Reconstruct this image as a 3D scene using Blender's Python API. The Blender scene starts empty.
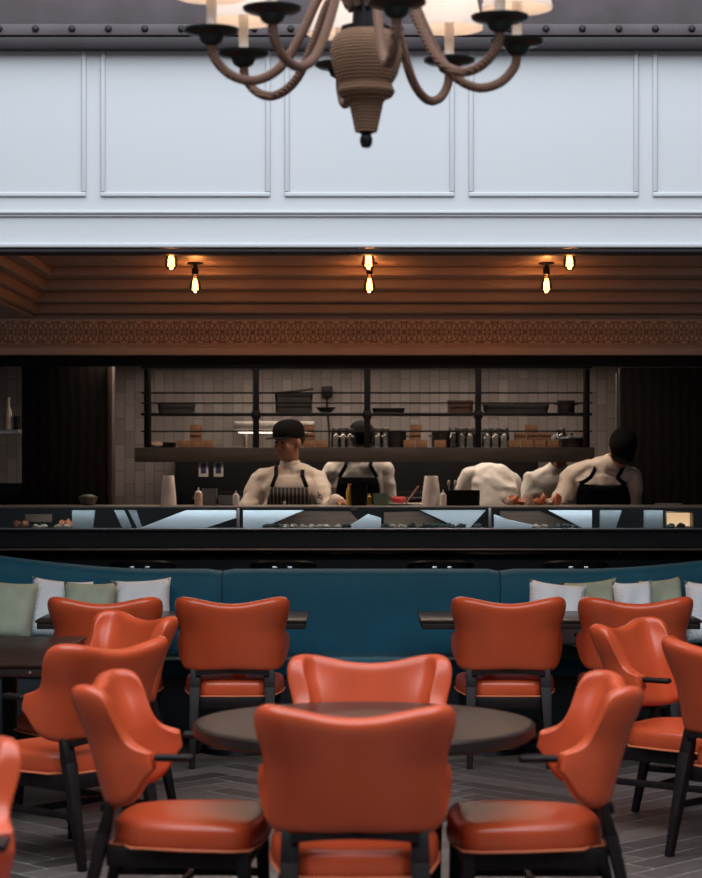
import bpy, bmesh, math, random
from mathutils import Vector, Matrix, Euler
random.seed(11)
C = bpy.context.scene.collection
R = math.radians
PI = math.pi

# ------------------------------------------------------------------ camera
EYE = 1.62
cam_d = bpy.data.cameras.new('camera')
cam = bpy.data.objects.new('camera', cam_d)
C.objects.link(cam)
cam.location = (0, 0, EYE)
cam.rotation_euler = (R(90), 0, 0)
cam_d.sensor_fit = 'VERTICAL'
cam_d.sensor_height = 36.0
FPX = 2073.0
cam_d.lens = FPX * 36.0 / 878.0
cam_d.shift_y = 16.0 / 878.0
cam_d.clip_end = 60
cam_d.dof.use_dof = True
cam_d.dof.focus_distance = 11.2
cam_d.dof.aperture_fstop = 3.4
bpy.context.scene.camera = cam

# ------------------------------------------------------------------ light
world = bpy.data.worlds.new('overcast_sky')
bpy.context.scene.world = world
world.use_nodes = True
wb = world.node_tree.nodes['Background']
wb.inputs[0].default_value = (0.62, 0.72, 0.86, 1)
wb.inputs[1].default_value = 0.16


def area(name, loc, rot, sx, sy, power, col):
    l = bpy.data.lights.new(name, 'AREA')
    l.shape = 'RECTANGLE'
    l.size = sx
    l.size_y = sy
    l.energy = power
    l.color = col
    o = bpy.data.objects.new(name, l)
    o.location = loc
    o.rotation_euler = rot
    C.objects.link(o)
    return o


area('skylight', (0, 5.4, 6.3), (R(11), 0, 0), 9.0, 7.4, 1080, (0.86, 0.93, 1.0))
area('kitchen_pass_light', (0.0, 13.25, 2.42), (R(-8), 0, 0), 3.2, 0.25, 25, (1.0, 0.76, 0.56))
area('kitchen_row_fill', (0.1, 14.62, 2.46), (R(-4), 0, 0), 2.8, 0.2, 18, (1.0, 0.80, 0.62))  # unseen fill added to brighten the cooks behind the shelf
area('kitchen_hood_light', (0.1, 15.2, 2.42), (R(-14), 0, 0), 3.4, 0.3, 21, (1.0, 0.82, 0.69))
vs = bpy.context.scene.view_settings
vs.view_transform = 'Standard'
vs.look = 'None'
vs.gamma = 1
vs.exposure = 0.0
vs.use_curve_mapping = False


def P(px, py, Y):
    return Vector(((px - 351) * Y / FPX, Y, EYE - (py - 455) * Y / FPX))


# ------------------------------------------------------------------ materials
def srgb(r, g, b):
    def f(c):
        c /= 255.0
        return c / 12.92 if c <= 0.04045 else ((c + 0.055) / 1.055) ** 2.4
    return (f(r), f(g), f(b))


def mat(name, col, rough=0.5, metal=0.0, var=0.12, scale=8.0, bump=0.0, bscale=60.0, spec=0.5,
        stretch=(1, 1, 1), coat=0.0, sheen=0.0):
    m = bpy.data.materials.new(name)
    m.use_nodes = True
    nt = m.node_tree
    b = nt.nodes['Principled BSDF']
    b.inputs['Roughness'].default_value = rough
    b.inputs['Metallic'].default_value = metal
    b.inputs['Specular IOR Level'].default_value = spec
    b.inputs['Coat Weight'].default_value = coat
    b.inputs['Sheen Weight'].default_value = sheen
    tc = nt.nodes.new('ShaderNodeTexCoord')
    mp = nt.nodes.new('ShaderNodeMapping')
    mp.inputs['Scale'].default_value = stretch
    nt.links.new(tc.outputs['Object'], mp.inputs[0])
    n = nt.nodes.new('ShaderNodeTexNoise')
    n.inputs['Scale'].default_value = scale
    n.inputs['Detail'].default_value = 4
    nt.links.new(mp.outputs[0], n.inputs['Vector'])
    r = nt.nodes.new('ShaderNodeValToRGB')
    r.color_ramp.elements[0].position = 0.3
    r.color_ramp.elements[1].position = 0.7
    r.color_ramp.elements[0].color = tuple(c * (1 - var) for c in col) + (1,)
    r.color_ramp.elements[1].color = tuple(min(1, c * (1 + var)) for c in col) + (1,)
    nt.links.new(n.outputs[0], r.inputs[0])
    nt.links.new(r.outputs[0], b.inputs['Base Color'])
    if bump:
        n2 = nt.nodes.new('ShaderNodeTexNoise')
        n2.inputs['Scale'].default_value = bscale
        n2.inputs['Detail'].default_value = 3
        nt.links.new(mp.outputs[0], n2.inputs['Vector'])
        bp = nt.nodes.new('ShaderNodeBump')
        bp.inputs['Strength'].default_value = bump
        bp.inputs['Distance'].default_value = 0.01
        nt.links.new(n2.outputs[0], bp.inputs['Height'])
        nt.links.new(bp.outputs[0], b.inputs['Normal'])
    return m


def emit(name, col, s):
    m = bpy.data.materials.new(name)
    m.use_nodes = True
    nt = m.node_tree
    b = nt.nodes['Principled BSDF']
    b.inputs['Base Color'].default_value = (*col, 1)
    b.inputs['Emission Color'].default_value = (*col, 1)
    b.inputs['Emission Strength'].default_value = s
    return m


def thin_glass(name, tint=(0.95, 0.98, 0.97), gloss=1.0):
    m = bpy.data.materials.new(name)
    m.use_nodes = True
    nt = m.node_tree
    nt.nodes.remove(nt.nodes['Principled BSDF'])
    out = nt.nodes['Material Output']
    t = nt.nodes.new('ShaderNodeBsdfTransparent')
    t.inputs[0].default_value = (*tint, 1)
    g = nt.nodes.new('ShaderNodeBsdfGlossy')
    g.inputs['Roughness'].default_value = 0.02
    f = nt.nodes.new('ShaderNodeFresnel')
    f.inputs[0].default_value = 1.5
    mm = nt.nodes.new('ShaderNodeMath')
    mm.operation = 'MULTIPLY'
    mm.inputs[1].default_value = gloss
    mx = nt.nodes.new('ShaderNodeMixShader')
    nt.links.new(f.outputs[0], mm.inputs[0])
    nt.links.new(mm.outputs[0], mx.inputs[0])
    nt.links.new(t.outputs[0], mx.inputs[1])
    nt.links.new(g.outputs[0], mx.inputs[2])
    nt.links.new(mx.outputs[0], out.inputs[0])
    return m


def wave_mat(name, c1, c2, scale, rough=0.6, direction='X', dist=0.0, bump=0.0, pos=(0.45, 0.55), wtype='BANDS', spec=0.5):
    m = bpy.data.materials.new(name)
    m.use_nodes = True
    nt = m.node_tree
    b = nt.nodes['Principled BSDF']
    b.inputs['Roughness'].default_value = rough
    b.inputs['Specular IOR Level'].default_value = spec
    tc = nt.nodes.new('ShaderNodeTexCoord')
    w = nt.nodes.new('ShaderNodeTexWave')
    w.wave_type = wtype
    w.bands_direction = direction
    w.inputs['Scale'].default_value = scale
    w.inputs['Distortion'].default_value = dist
    w.inputs['Detail'].default_value = 2
    nt.links.new(tc.outputs['Object'], w.inputs['Vector'])
    r = nt.nodes.new('ShaderNodeValToRGB')
    r.color_ramp.elements[0].position = pos[0]
    r.color_ramp.elements[1].position = pos[1]
    r.color_ramp.elements[0].color = (*c1, 1)
    r.color_ramp.elements[1].color = (*c2, 1)
    nt.links.new(w.outputs['Fac'], r.inputs[0])
    nt.links.new(r.outputs[0], b.inputs['Base Color'])
    if bump:
        bp = nt.nodes.new('ShaderNodeBump')
        bp.inputs['Strength'].default_value = bump
        bp.inputs['Distance'].default_value = 0.01
        nt.links.new(w.outputs['Fac'], bp.inputs['Height'])
        nt.links.new(bp.outputs[0], b.inputs['Normal'])
    return m


M = {}
M['leather'] = mat('tan_orange_leather', (0.475, 0.066, 0.021), 0.28, var=0.10, scale=5, bump=0.05, bscale=120, spec=0.42)
M['piping'] = mat('leather_piping', (0.60, 0.16, 0.07), 0.45, var=0.08)
M['dark_wood'] = mat('dark_stained_wood', (0.010, 0.006, 0.006), 0.5, var=0.35, scale=6, stretch=(6, 6, 1), bump=0.05, spec=0.18)
M['table_wood'] = mat('dark_walnut_top', (0.024, 0.013, 0.010), 0.30, var=0.35, scale=7, stretch=(1, 9, 1), bump=0.03, spec=0.16)
M['table_edge'] = mat('dark_table_edge', (0.02, 0.013, 0.011), 0.45, var=0.3, scale=9, spec=0.25)
M['black_metal'] = mat('black_metal', (0.011, 0.011, 0.013), 0.42, 0.6, var=0.2)
M['black_gloss'] = mat('black_gloss_panel', (0.006, 0.006, 0.008), 0.40, var=0.2, spec=0.10)
M['black_matt'] = mat('black_matt', (0.007, 0.007, 0.008), 0.85, var=0.2, spec=0.15)
M['chrome'] = mat('chrome', (0.7, 0.7, 0.72), 0.18, 1.0, var=0.05)
M['steel'] = mat('brushed_steel', (0.55, 0.53, 0.50), 0.32, 1.0, var=0.12, scale=20, stretch=(1, 1, 12))
M['dark_steel'] = mat('dark_steel', (0.07, 0.068, 0.07), 0.42, 0.7, var=0.2)
M['bronze'] = mat('dark_bronze_edge', (0.20, 0.14, 0.10), 0.4, 0.8, var=0.15)
M['teal'] = mat('teal_blue_velvet', (0.005, 0.086, 0.140), 0.6, var=0.10, scale=4, bump=0.04, bscale=200, sheen=0.06, spec=0.25)
M['teal_dark'] = mat('navy_base_panel', (0.006, 0.011, 0.017), 0.5, var=0.15)
M['green_linen'] = mat('sage_green_linen', (0.37, 0.41, 0.30), 0.85, var=0.10, scale=14, bump=0.25, bscale=16)
M['white_knit'] = wave_mat('white_ribbed_knit', (0.76, 0.79, 0.82), (0.86, 0.89, 0.92), 34, 0.9, 'DIAGONAL', 5.0, 0.25, (0.2, 0.8), spec=0.1)
M['white_wall'] = mat('white_painted_panelling', (0.455, 0.463, 0.48), 0.55, var=0.012, scale=1.5)
M['ceiling'] = mat('warm_plaster_ceiling', (0.30, 0.20, 0.145), 0.45, var=0.05, scale=3)
M['lattice'] = mat('incised_lattice', (0.31, 0.20, 0.135), 0.7, var=0.1, scale=10)
M['frieze'] = mat('carved_plaster_frieze', (0.52, 0.40, 0.32), 0.7, var=0.08, scale=10)
M['frieze_back'] = mat('frieze_ground', (0.58, 0.41, 0.30), 0.75, var=0.08, scale=10)
M['beam'] = mat('painted_iron_beam', (0.080, 0.064, 0.069), 0.55, 0.0, var=0.15, scale=6, bump=0.08, bscale=25, spec=0.3)
M['beam_low'] = mat('iron_beam_flange', (0.022, 0.016, 0.019), 0.55, 0.0, var=0.15, scale=6, spec=0.3)
M['timber'] = wave_mat('dark_timber_boards', (0.005, 0.004, 0.004), (0.010, 0.008, 0.0075), 5, 0.7, 'X', 3.5, 0.12, (0.1, 0.9), spec=0.15)
M['shelf_wood'] = mat('smoked_oak_board', (0.042, 0.033, 0.029), 0.6, var=0.3, scale=5, stretch=(1, 6, 6))
M['block_wood'] = mat('warm_wood_block', (0.26, 0.13, 0.07), 0.6, var=0.3, scale=14)
M['jacket'] = mat('white_chef_cotton', (0.72, 0.665, 0.62), 0.85, var=0.05, scale=6, bump=0.55, bscale=9)
M['navy_cloth'] = mat('black_apron_cotton', (0.010, 0.011, 0.016), 0.9, var=0.2, scale=9, bump=0.2, bscale=14, spec=0.1)
M['stripe'] = wave_mat('pinstriped_apron', (0.16, 0.145, 0.14), (0.011, 0.011, 0.014), 12.5, 0.85, 'X', 0.0, 0.0, (0.12, 0.24))
M['cap'] = mat('black_cap_cloth', (0.005, 0.005, 0.006), 0.9, var=0.2, scale=12, spec=0.1)
M['trouser'] = mat('dark_trouser_cloth', (0.02, 0.02, 0.024), 0.85, var=0.2)
M['skin_a'] = mat('light_skin', (0.46, 0.23, 0.15), 0.55, var=0.06, scale=10)
M['skin_b'] = mat('brown_skin', (0.33, 0.155, 0.095), 0.55, var=0.08, scale=10)
M['hair'] = mat('dark_hair', (0.012, 0.009, 0.008), 0.6, var=0.3, scale=30, stretch=(1, 1, 5))
M['eye'] = mat('dark_eye', (0.02, 0.015, 0.012), 0.25, var=0.1)
M['rope'] = wave_mat('twisted_hemp_rope', (0.08, 0.038, 0.020), (0.235, 0.125, 0.070), 30, 0.9, 'Z', 2.5, 0.5, (0.15, 0.85))
M['rope_arm'] = wave_mat('rope_wrapped_arm', (0.075, 0.036, 0.024), (0.20, 0.105, 0.070), 50, 0.9, 'DIAGONAL', 1.2, 0.5, (0.1, 0.9))
M['verdigris'] = mat('black_green_metal', (0.017, 0.024, 0.021), 0.34, 0.7, var=0.25)
M['candle'] = mat('ivory_candle_sleeve', (0.72, 0.62, 0.55), 0.6, var=0.05)
M['white_plastic'] = mat('white_plastic', (0.72, 0.72, 0.72), 0.4, var=0.03)
M['paper'] = mat('white_paper_roll', (0.74, 0.73, 0.73), 0.85, var=0.03, bump=0.1, bscale=80)
M['screen'] = mat('dark_blue_panel', (0.03, 0.05, 0.12), 0.3, var=0.1)
M['grey_plastic'] = mat('slate_grey_tub', (0.14, 0.155, 0.16), 0.5, var=0.08)
M['slab'] = mat('white_skylight_reflection', (0.74, 0.80, 0.86), 0.35, var=0.03, scale=6)  # white stands in for skylight reflections on the case glass
M['grey_slab'] = mat('grey_stone_slab', (0.30, 0.34, 0.36), 0.35, var=0.15, scale=12)
M['tan_board'] = mat('pale_oak_board', (0.36, 0.22, 0.14), 0.5, var=0.2, scale=8, stretch=(1, 5, 5))
M['seaweed'] = mat('dark_green_leaf', (0.015, 0.035, 0.022), 0.5, var=0.4, scale=30)
M['shell'] = mat('pale_oyster_shell', (0.55, 0.42, 0.32), 0.5, var=0.3, scale=35, bump=0.3)
M['orange_food'] = mat('orange_shellfish', (0.55, 0.17, 0.07), 0.45, var=0.35, scale=30, bump=0.2)
M['red'] = mat('red_fruit', (0.55, 0.02, 0.03), 0.35, var=0.2, scale=20)
M['green_tub'] = mat('green_tub', (0.13, 0.20, 0.13), 0.45, var=0.08)
M['yellow'] = mat('yellow_plastic', (0.62, 0.40, 0.06), 0.45, var=0.08)
M['brown_pot'] = mat('brown_pot', (0.10, 0.045, 0.035), 0.45, var=0.2)
M['bowl'] = mat('speckled_bowl', (0.11, 0.095, 0.075), 0.5, var=0.4, scale=40)
M['glass'] = thin_glass('display_glass', (0.93, 0.96, 0.96), 1.0)
M['bulb_glass'] = thin_glass('amber_bulb_glass', (1.0, 0.80, 0.55), 0.9)
M['jar_glass'] = thin_glass('jar_glass', (0.86, 0.88, 0.88), 2.6)
M['filament'] = emit('glowing_filament', (1.0, 0.44, 0.12), 11)
M['lamp_glow'] = emit('warm_lamp_bulb', (1.0, 0.72, 0.45), 6)
M['lit_box'] = emit('lit_amber_panel', (1.0, 0.66, 0.36), 0.75)
M['steel_lit'] = emit('heat_lamp_tube', (1.0, 0.80, 0.62), 3)


def shade_mat():
    m = bpy.data.materials.new('white_linen_shade')
    m.use_nodes = True
    nt = m.node_tree
    nt.nodes.remove(nt.nodes['Principled BSDF'])
    d = nt.nodes.new('ShaderNodeBsdfDiffuse')
    d.inputs[0].default_value = (0.80, 0.76, 0.72, 1)
    t = nt.nodes.new('ShaderNodeBsdfTranslucent')
    t.inputs[0].default_value = (0.85, 0.72, 0.6, 1)
    n = nt.nodes.new('ShaderNodeTexNoise')
    n.inputs['Scale'].default_value = 120
    bp = nt.nodes.new('ShaderNodeBump')
    bp.inputs['Strength'].default_value = 0.1
    nt.links.new(n.outputs[0], bp.inputs['Height'])
    nt.links.new(bp.outputs[0], d.inputs['Normal'])
    mx = nt.nodes.new('ShaderNodeMixShader')
    mx.inputs[0].default_value = 0.45
    nt.links.new(d.outputs[0], mx.inputs[1])
    nt.links.new(t.outputs[0], mx.inputs[2])
    nt.links.new(mx.outputs[0], nt.nodes['Material Output'].inputs[0])
    return m


M['shade'] = shade_mat()


def tile_mat():
    m = bpy.data.materials.new('grey_glazed_tiles')
    m.use_nodes = True
    nt = m.node_tree
    b = nt.nodes['Principled BSDF']
    b.inputs['Roughness'].default_value = 0.25
    tc = nt.nodes.new('ShaderNodeTexCoord')
    mp = nt.nodes.new('ShaderNodeMapping')
    mp.inputs['Rotation'].default_value = (R(90), 0, R(0))
    nt.links.new(tc.outputs['Object'], mp.inputs[0])
    sep = nt.nodes.new('ShaderNodeSeparateXYZ')
    cmb = nt.nodes.new('ShaderNodeCombineXYZ')
    nt.links.new(tc.outputs['Object'], sep.inputs[0])
    nt.links.new(sep.outputs['Z'], cmb.inputs['X'])
    nt.links.new(sep.outputs['X'], cmb.inputs['Y'])
    br = nt.nodes.new('ShaderNodeTexBrick')
    br.inputs['Scale'].default_value = 1.0
    br.inputs['Brick Width'].default_value = 0.20
    br.inputs['Row Height'].default_value = 0.075
    br.inputs['Mortar Size'].default_value = 0.0035
    br.inputs['Color1'].default_value = (0.20, 0.175, 0.165, 1)
    br.inputs['Color2'].default_value = (0.28, 0.245, 0.23, 1)
    br.inputs['Mortar'].default_value = (0.155, 0.132, 0.122, 1)
    nt.links.new(cmb.outputs[0], br.inputs['Vector'])
    nt.links.new(br.outputs['Color'], b.inputs['Base Color'])
    n = nt.nodes.new('ShaderNodeTexNoise')
    n.inputs['Scale'].default_value = 14
    nt.links.new(tc.outputs['Object'], n.inputs['Vector'])
    bp = nt.nodes.new('ShaderNodeBump')
    bp.inputs['Strength'].default_value = 0.4
    bp.inputs['Distance'].default_value = 0.01
    nt.links.new(n.outputs[0], bp.inputs['Height'])
    nt.links.new(bp.outputs[0], b.inputs['Normal'])
    return m


def plank_mat():
    m = bpy.data.materials.new('smoked_herringbone_planks')
    m.use_nodes = True
    nt = m.node_tree
    b = nt.nodes['Principled BSDF']
    b.inputs['Roughness'].default_value = 0.42
    g = nt.nodes.new('ShaderNodeNewGeometry')
    r = nt.nodes.new('ShaderNodeValToRGB')
    r.color_ramp.elements[0].color = (0.046, 0.036, 0.033, 1)
    r.color_ramp.elements[1].color = (0.135, 0.108, 0.098, 1)
    nt.links.new(g.outputs['Random Per Island'], r.inputs[0])
    tc = nt.nodes.new('ShaderNodeTexCoord')
    n = nt.nodes.new('ShaderNodeTexNoise')
    n.inputs['Scale'].default_value = 18
    n.inputs['Detail'].default_value = 6
    nt.links.new(tc.outputs['Object'], n.inputs['Vector'])
    mx = nt.nodes.new('ShaderNodeMix')
    mx.data_type = 'RGBA'
    mx.blend_type = 'MULTIPLY'
    mx.inputs['Factor'].default_value = 0.6
    nt.links.new(r.outputs[0], mx.inputs['A'])
    nt.links.new(n.outputs[0], mx.inputs['B'])
    nt.links.new(mx.outputs['Result'], b.inputs['Base Color'])
    return m


M['tile'] = tile_mat()
M['plank'] = plank_mat()
M['grout'] = mat('pale_floor_joint', (0.23, 0.205, 0.19), 0.7, var=0.2, scale=20)


# ------------------------------------------------------------------ mesh builder
class MB:
    def __init__(s):
        s.bm = bmesh.new()

    def box(s, c, d, rot=None, bev=0.0, seg=2):
        r = bmesh.ops.create_cube(s.bm, size=1)
        vs_ = r['verts']
        mtx = Matrix.Translation(Vector(c))
        if rot:
            mtx = mtx @ Euler(rot).to_matrix().to_4x4()
        mtx = mtx @ Matrix.Diagonal((*d, 1))
        bmesh.ops.transform(s.bm, matrix=mtx, verts=vs_)
        if bev:
            es = list({e for v in vs_ for e in v.link_edges})
            bmesh.ops.bevel(s.bm, geom=es, offset=bev, segments=seg, affect='EDGES', profile=0.5)
        return s

    def bar(s, p0, p1, w, d, w1=None, d1=None, up=(0, 1, 0), bev=0.0):
        """tapered bar between two points; w across, d along 'up'"""
        p0, p1 = Vector(p0), Vector(p1)
        w1 = w if w1 is None else w1
        d1 = d if d1 is None else d1
        ax = (p1 - p0).normalized()
        u = Vector(up)
        u = (u - ax * u.dot(ax)).normalized()
        v = ax.cross(u)
        vv = []
        for p, a, b in ((p0, w, d), (p1, w1, d1)):
            for sx, sy in ((-1, -1), (1, -1), (1, 1), (-1, 1)):
                vv.append(s.bm.verts.new(p + v * sx * a / 2 + u * sy * b / 2))
        fs = [s.bm.faces.new([vv[i] for i in q]) for q in
              ((3, 2, 1, 0), (4, 5, 6, 7), (0, 1, 5, 4), (1, 2, 6, 5), (2, 3, 7, 6), (3, 0, 4, 7))]
        if bev:
            es = list({e for f in fs for e in f.edges})
            bmesh.ops.bevel(s.bm, geom=es, offset=bev, segments=2, affect='EDGES', profile=0.5)
        return s

    def lathe(s, prof, c=(0, 0, 0), n=32, mtx=None, closed=True):
        rings = []
        base = Matrix.Translation(Vector(c))
        if mtx is not None:
            base = base @ mtx
        for r, z in prof:
            if r < 1e-5:
                rings.append([s.bm.verts.new(base @ Vector((0, 0, z)))])
            else:
                rings.append([s.bm.verts.new(base @ Vector((r * math.cos(2 * PI * k / n), r * math.sin(2 * PI * k / n), z)))
                              for k in range(n)])
        for a, b in zip(rings, rings[1:]):
            for k in range(n):
                k2 = (k + 1) % n
                if len(a) == 1 and len(b) == 1:
                    continue
                if len(a) == 1:
                    s.bm.faces.new((a[0], b[k2], b[k]))
                elif len(b) == 1:
                    s.bm.faces.new((a[k], a[k2], b[0]))
                else:
                    s.bm.faces.new((a[k], a[k2], b[k2], b[k]))
        return s

    def tube(s, pts, r, n=10, cap=True):
        pts = [Vector(p) for p in pts]
        rr = r if isinstance(r, (list, tuple)) else [r] * len(pts)
        rings = []
        nrm = None
        for i, p in enumerate(pts):
            t = (pts[min(i + 1, len(pts) - 1)] - pts[max(i - 1, 0)]).normalized()
            if nrm is None:
                nrm = Vector((0, 0, 1)) if abs(t.z) < 0.9 else Vector((1, 0, 0))
            nrm = (nrm - t * nrm.dot(t)).normalized()
            b = t.cross(nrm)
            rings.append([s.bm.verts.new(p + (nrm * math.cos(2 * PI * k / n) + b * math.sin(2 * PI * k / n)) * rr[i]) for k in range(n)])
        for a, b in zip(rings, rings[1:]):
            for k in range(n):
                s.bm.faces.new((a[k], a[(k + 1) % n], b[(k + 1) % n], b[k]))
        if cap:
            s.bm.faces.new(list(reversed(rings[0])))
            s.bm.faces.new(rings[-1])
        return s

    def capsule(s, p0, p1, r0, r1, n=14):
        p0, p1 = Vector(p0), Vector(p1)
        d = p1 - p0
        L = d.length
        q = d.to_track_quat('Z', 'Y').to_matrix().to_4x4()
        prof = [(r0 * math.sin(a), -r0 * math.cos(a)) for a in [i * PI / 8 for i in range(0, 5)]]
        prof += [(r1 * math.cos(a), L + r1 * math.sin(a)) for a in [i * PI / 8 for i in range(0, 5)]]
        prof[0] = (0, -r0)
        prof[-1] = (0, L + r1)
        return s.lathe(prof, p0, n, q)

    def ellipsoid(s, c, rad, mtx=None, n=20):
        m = Matrix.Translation(Vector(c))
        if mtx is not None:
            m = m @ mtx
        m = m @ Matrix.Diagonal((*rad, 1))
        r = bmesh.ops.create_uvsphere(s.bm, u_segments=n, v_segments=n // 2 + 2, radius=1)
        bmesh.ops.transform(s.bm, matrix=m, verts=r['verts'])
        return s

    def loft(s, rings, cap=True, n=24, sq=2.4):
        """rings: (center, right vector, forward vector, half width, half depth)"""
        rr = []
        for c, rv, fv, w, d in rings:
            c, rv, fv = Vector(c), Vector(rv).normalized(), Vector(fv).normalized()
            ring = []
            for k in range(n):
                a = 2 * PI * k / n
                ca, sa = math.cos(a), math.sin(a)
                x = math.copysign(abs(ca) ** (2 / sq), ca) * w
                y = math.copysign(abs(sa) ** (2 / sq), sa) * d
                ring.append(s.bm.verts.new(c + rv * x + fv * y))
            rr.append(ring)
        for a, b in zip(rr, rr[1:]):
            for k in range(n):
                s.bm.faces.new((a[k], a[(k + 1) % n], b[(k + 1) % n], b[k]))
        if cap:
            s.bm.faces.new(list(reversed(rr[0])))
            s.bm.faces.new(rr[-1])
        return s

    def prism(s, poly, depth, axis='y', off=0.0):
        """polygon of (x,z) extruded along y from off to off+depth"""
        a = [s.bm.verts.new((x, off, z)) for x, z in poly]
        b = [s.bm.verts.new((x, off + depth, z)) for x, z in poly]
        s.bm.faces.new(a)
        s.bm.faces.new(list(reversed(b)))
        n = len(poly)
        for k in range(n):
            s.bm.faces.new((a[k], b[k], b[(k + 1) % n], a[(k + 1) % n]))
        return s

    def grid(s, f, nu, nv):
        vv = [[s.bm.verts.new(f(i / nu, j / nv)) for j in range(nv + 1)] for i in range(nu + 1)]
        for i in range(nu):
            for j in range(nv):
                s.bm.faces.new((vv[i][j], vv[i + 1][j], vv[i + 1][j + 1], vv[i][j + 1]))
        return s

    def mesh(s, name, m, smooth=True, angle=40):
        bmesh.ops.recalc_face_normals(s.bm, faces=s.bm.faces)
        me = bpy.data.meshes.new(name)
        s.bm.to_mesh(me)
        s.bm.free()
        if m is not None:
            me.materials.append(m)
        if smooth:
            for p in me.polygons:
                p.use_smooth = True
            try:
                me.set_sharp_from_angle(angle=R(angle))
            except Exception:
                pass
        return me

    def build(s, name, m, parent=None, loc=None, rot=None, smooth=True, angle=40):
        o = bpy.data.objects.new(name, s.mesh(name, m, smooth, angle))
        C.objects.link(o)
        if parent is not None:
            o.parent = parent
        if loc is not None:
            o.location = loc
        if rot is not None:
            o.rotation_euler = rot
        return o


def bake(o, mods):
    """apply a list of (type, {settings}) to an object's mesh"""
    for t, st in mods:
        md = o.modifiers.new(t.lower(), t)
        for k, v in st.items():
            setattr(md, k, v)
    dg = bpy.context.evaluated_depsgraph_get()
    me = bpy.data.meshes.new_from_object(o.evaluated_get(dg))
    o.modifiers.clear()
    old = o.data
    me.name = old.name
    o.data = me
    for p in me.polygons:
        p.use_smooth = True
    return o


def tag(o, label, cat, group=None):
    o['label'] = label
    o['category'] = cat
    if group:
        o['group'] = group
    return o


def thing(name, label, cat, loc=(0, 0, 0), rz=0.0, group=None):
    o = bpy.data.objects.new(name, None)
    C.objects.link(o)
    o.location = loc
    o.rotation_euler = (0, 0, rz)
    o.empty_display_size = 0.1
    return tag(o, label, cat, group)


def struct(o):
    o['kind'] = 'structure'
    return o


def copy_tree(o, parent=None):
    c = o.copy()
    C.objects.link(c)
    if parent is not None:
        c.parent = parent
    for ch in [x for x in C.objects if x.parent == o]:
        copy_tree(ch, c)
    return c


def smooth_interp(tab, x):
    if x <= tab[0][0]:
        return tab[0][1]
    for (a, va), (b, vb) in zip(tab, tab[1:]):
        if x <= b:
            t = (x - a) / (b - a)
            return va + (vb - va) * t
    return tab[-1][1]


# ------------------------------------------------------------------ the setting
WALL_Y = 9.9
BAR_Y = 12.75      # plane of the display front
FRZ_Y = 12.6

# herringbone floor
def build_floor():
    me = bpy.data.meshes.new('floor')
    bm = bmesh.new()
    g = [bm.verts.new(p) for p in ((-6, 0, 0), (6, 0, 0), (6, 17, 0), (-6, 17, 0))]
    f = bm.faces.new(g)
    f.material_index = 0
    L, W, gap = 0.84, 0.14, 0.0055
    n = 5
    ca = math.cos(R(45)); sa = math.sin(R(45))
    def plank(x0, y0, w, h):
        pts = []
        for x, y in ((x0 + gap, y0 + gap), (x0 + w - gap, y0 + gap), (x0 + w - gap, y0 + h - gap), (x0 + gap, y0 + h - gap)):
            pts.append((x * ca - y * sa, x * sa + y * ca + 9.5))
        cx = sum(p[0] for p in pts) / 4
        cy = sum(p[1] for p in pts) / 4
        if abs(cx) > 3.6 or cy < 5.0 or cy > 12.4:
            return
        q = bm.faces.new([bm.verts.new((p[0], p[1], 0.0015)) for p in pts])
        q.material_index = 1
    # herringbone: unit cell steps (W, W) with a pair (L x W, W x L); columns step by (L+... )
    for i in range(-70, 70):
        for j in range(-14, 15):
            ox = i * W + j * L
            oy = i * W - j * L
            plank(ox, oy, L, W)
            plank(ox, oy + W, W, L)
    bm.to_mesh(me)
    bm.free()
    me.materials.append(M['grout'])
    me.materials.append(M['plank'])
    o = bpy.data.objects.new('floor', me)
    C.objects.link(o)
    struct(o)


build_floor()

# upper white panelled wall
def moulding_frame(mb, x0, x1, z0, z1, y, w=0.022, d=0.011):
    for zz in (z0, z1):
        mb.box(((x0 + x1) / 2, y - d / 2, zz), (x1 - x0 + w, d, w), bev=0.005, seg=3)
    for xx in (x0, x1):
        mb.box((xx, y - d / 2, (z0 + z1) / 2), (w, d, z1 - z0 - w), bev=0.005, seg=3)


mb = MB()
mb.box((0, WALL_Y + 0.075, (2.615 + 4.0) / 2), (8.4, 0.15, 4.0 - 2.615))
struct(mb.build('wall_upper', M['white_wall'], smooth=False))
mb = MB()
k_ = WALL_Y / FPX
for i in range(-3, 4):
    xc = (369.5 + 184.0 * i - 351) * k_
    moulding_frame(mb, xc - 82.5 * k_, xc + 82.5 * k_, EYE + (455 - 194.5) * k_, 4.02, WALL_Y)
struct(mb.build('trim_1', M['white_wall'], angle=50))
mb = MB()
mb.box((0, WALL_Y - 0.010, EYE + (455 - 212.5) * k_), (8.4, 0.022, 0.016), bev=0.005)
mb.box((0, WALL_Y - 0.005, EYE + (455 - 215.5) * k_), (8.4, 0.012, 0.012), bev=0.003)
mb.box((0, WALL_Y - 0.012, 2.620), (8.4, 0.03, 0.024), bev=0.006)
struct(mb.build('trim_2', M['white_wall'], angle=50))
mb = MB()
mb.box((0, WALL_Y + 0.07, 2.595), (8.4, 0.17, 0.018), bev=0.004)
struct(mb.build('trim_3', M['beam_low'], angle=50))

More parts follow.
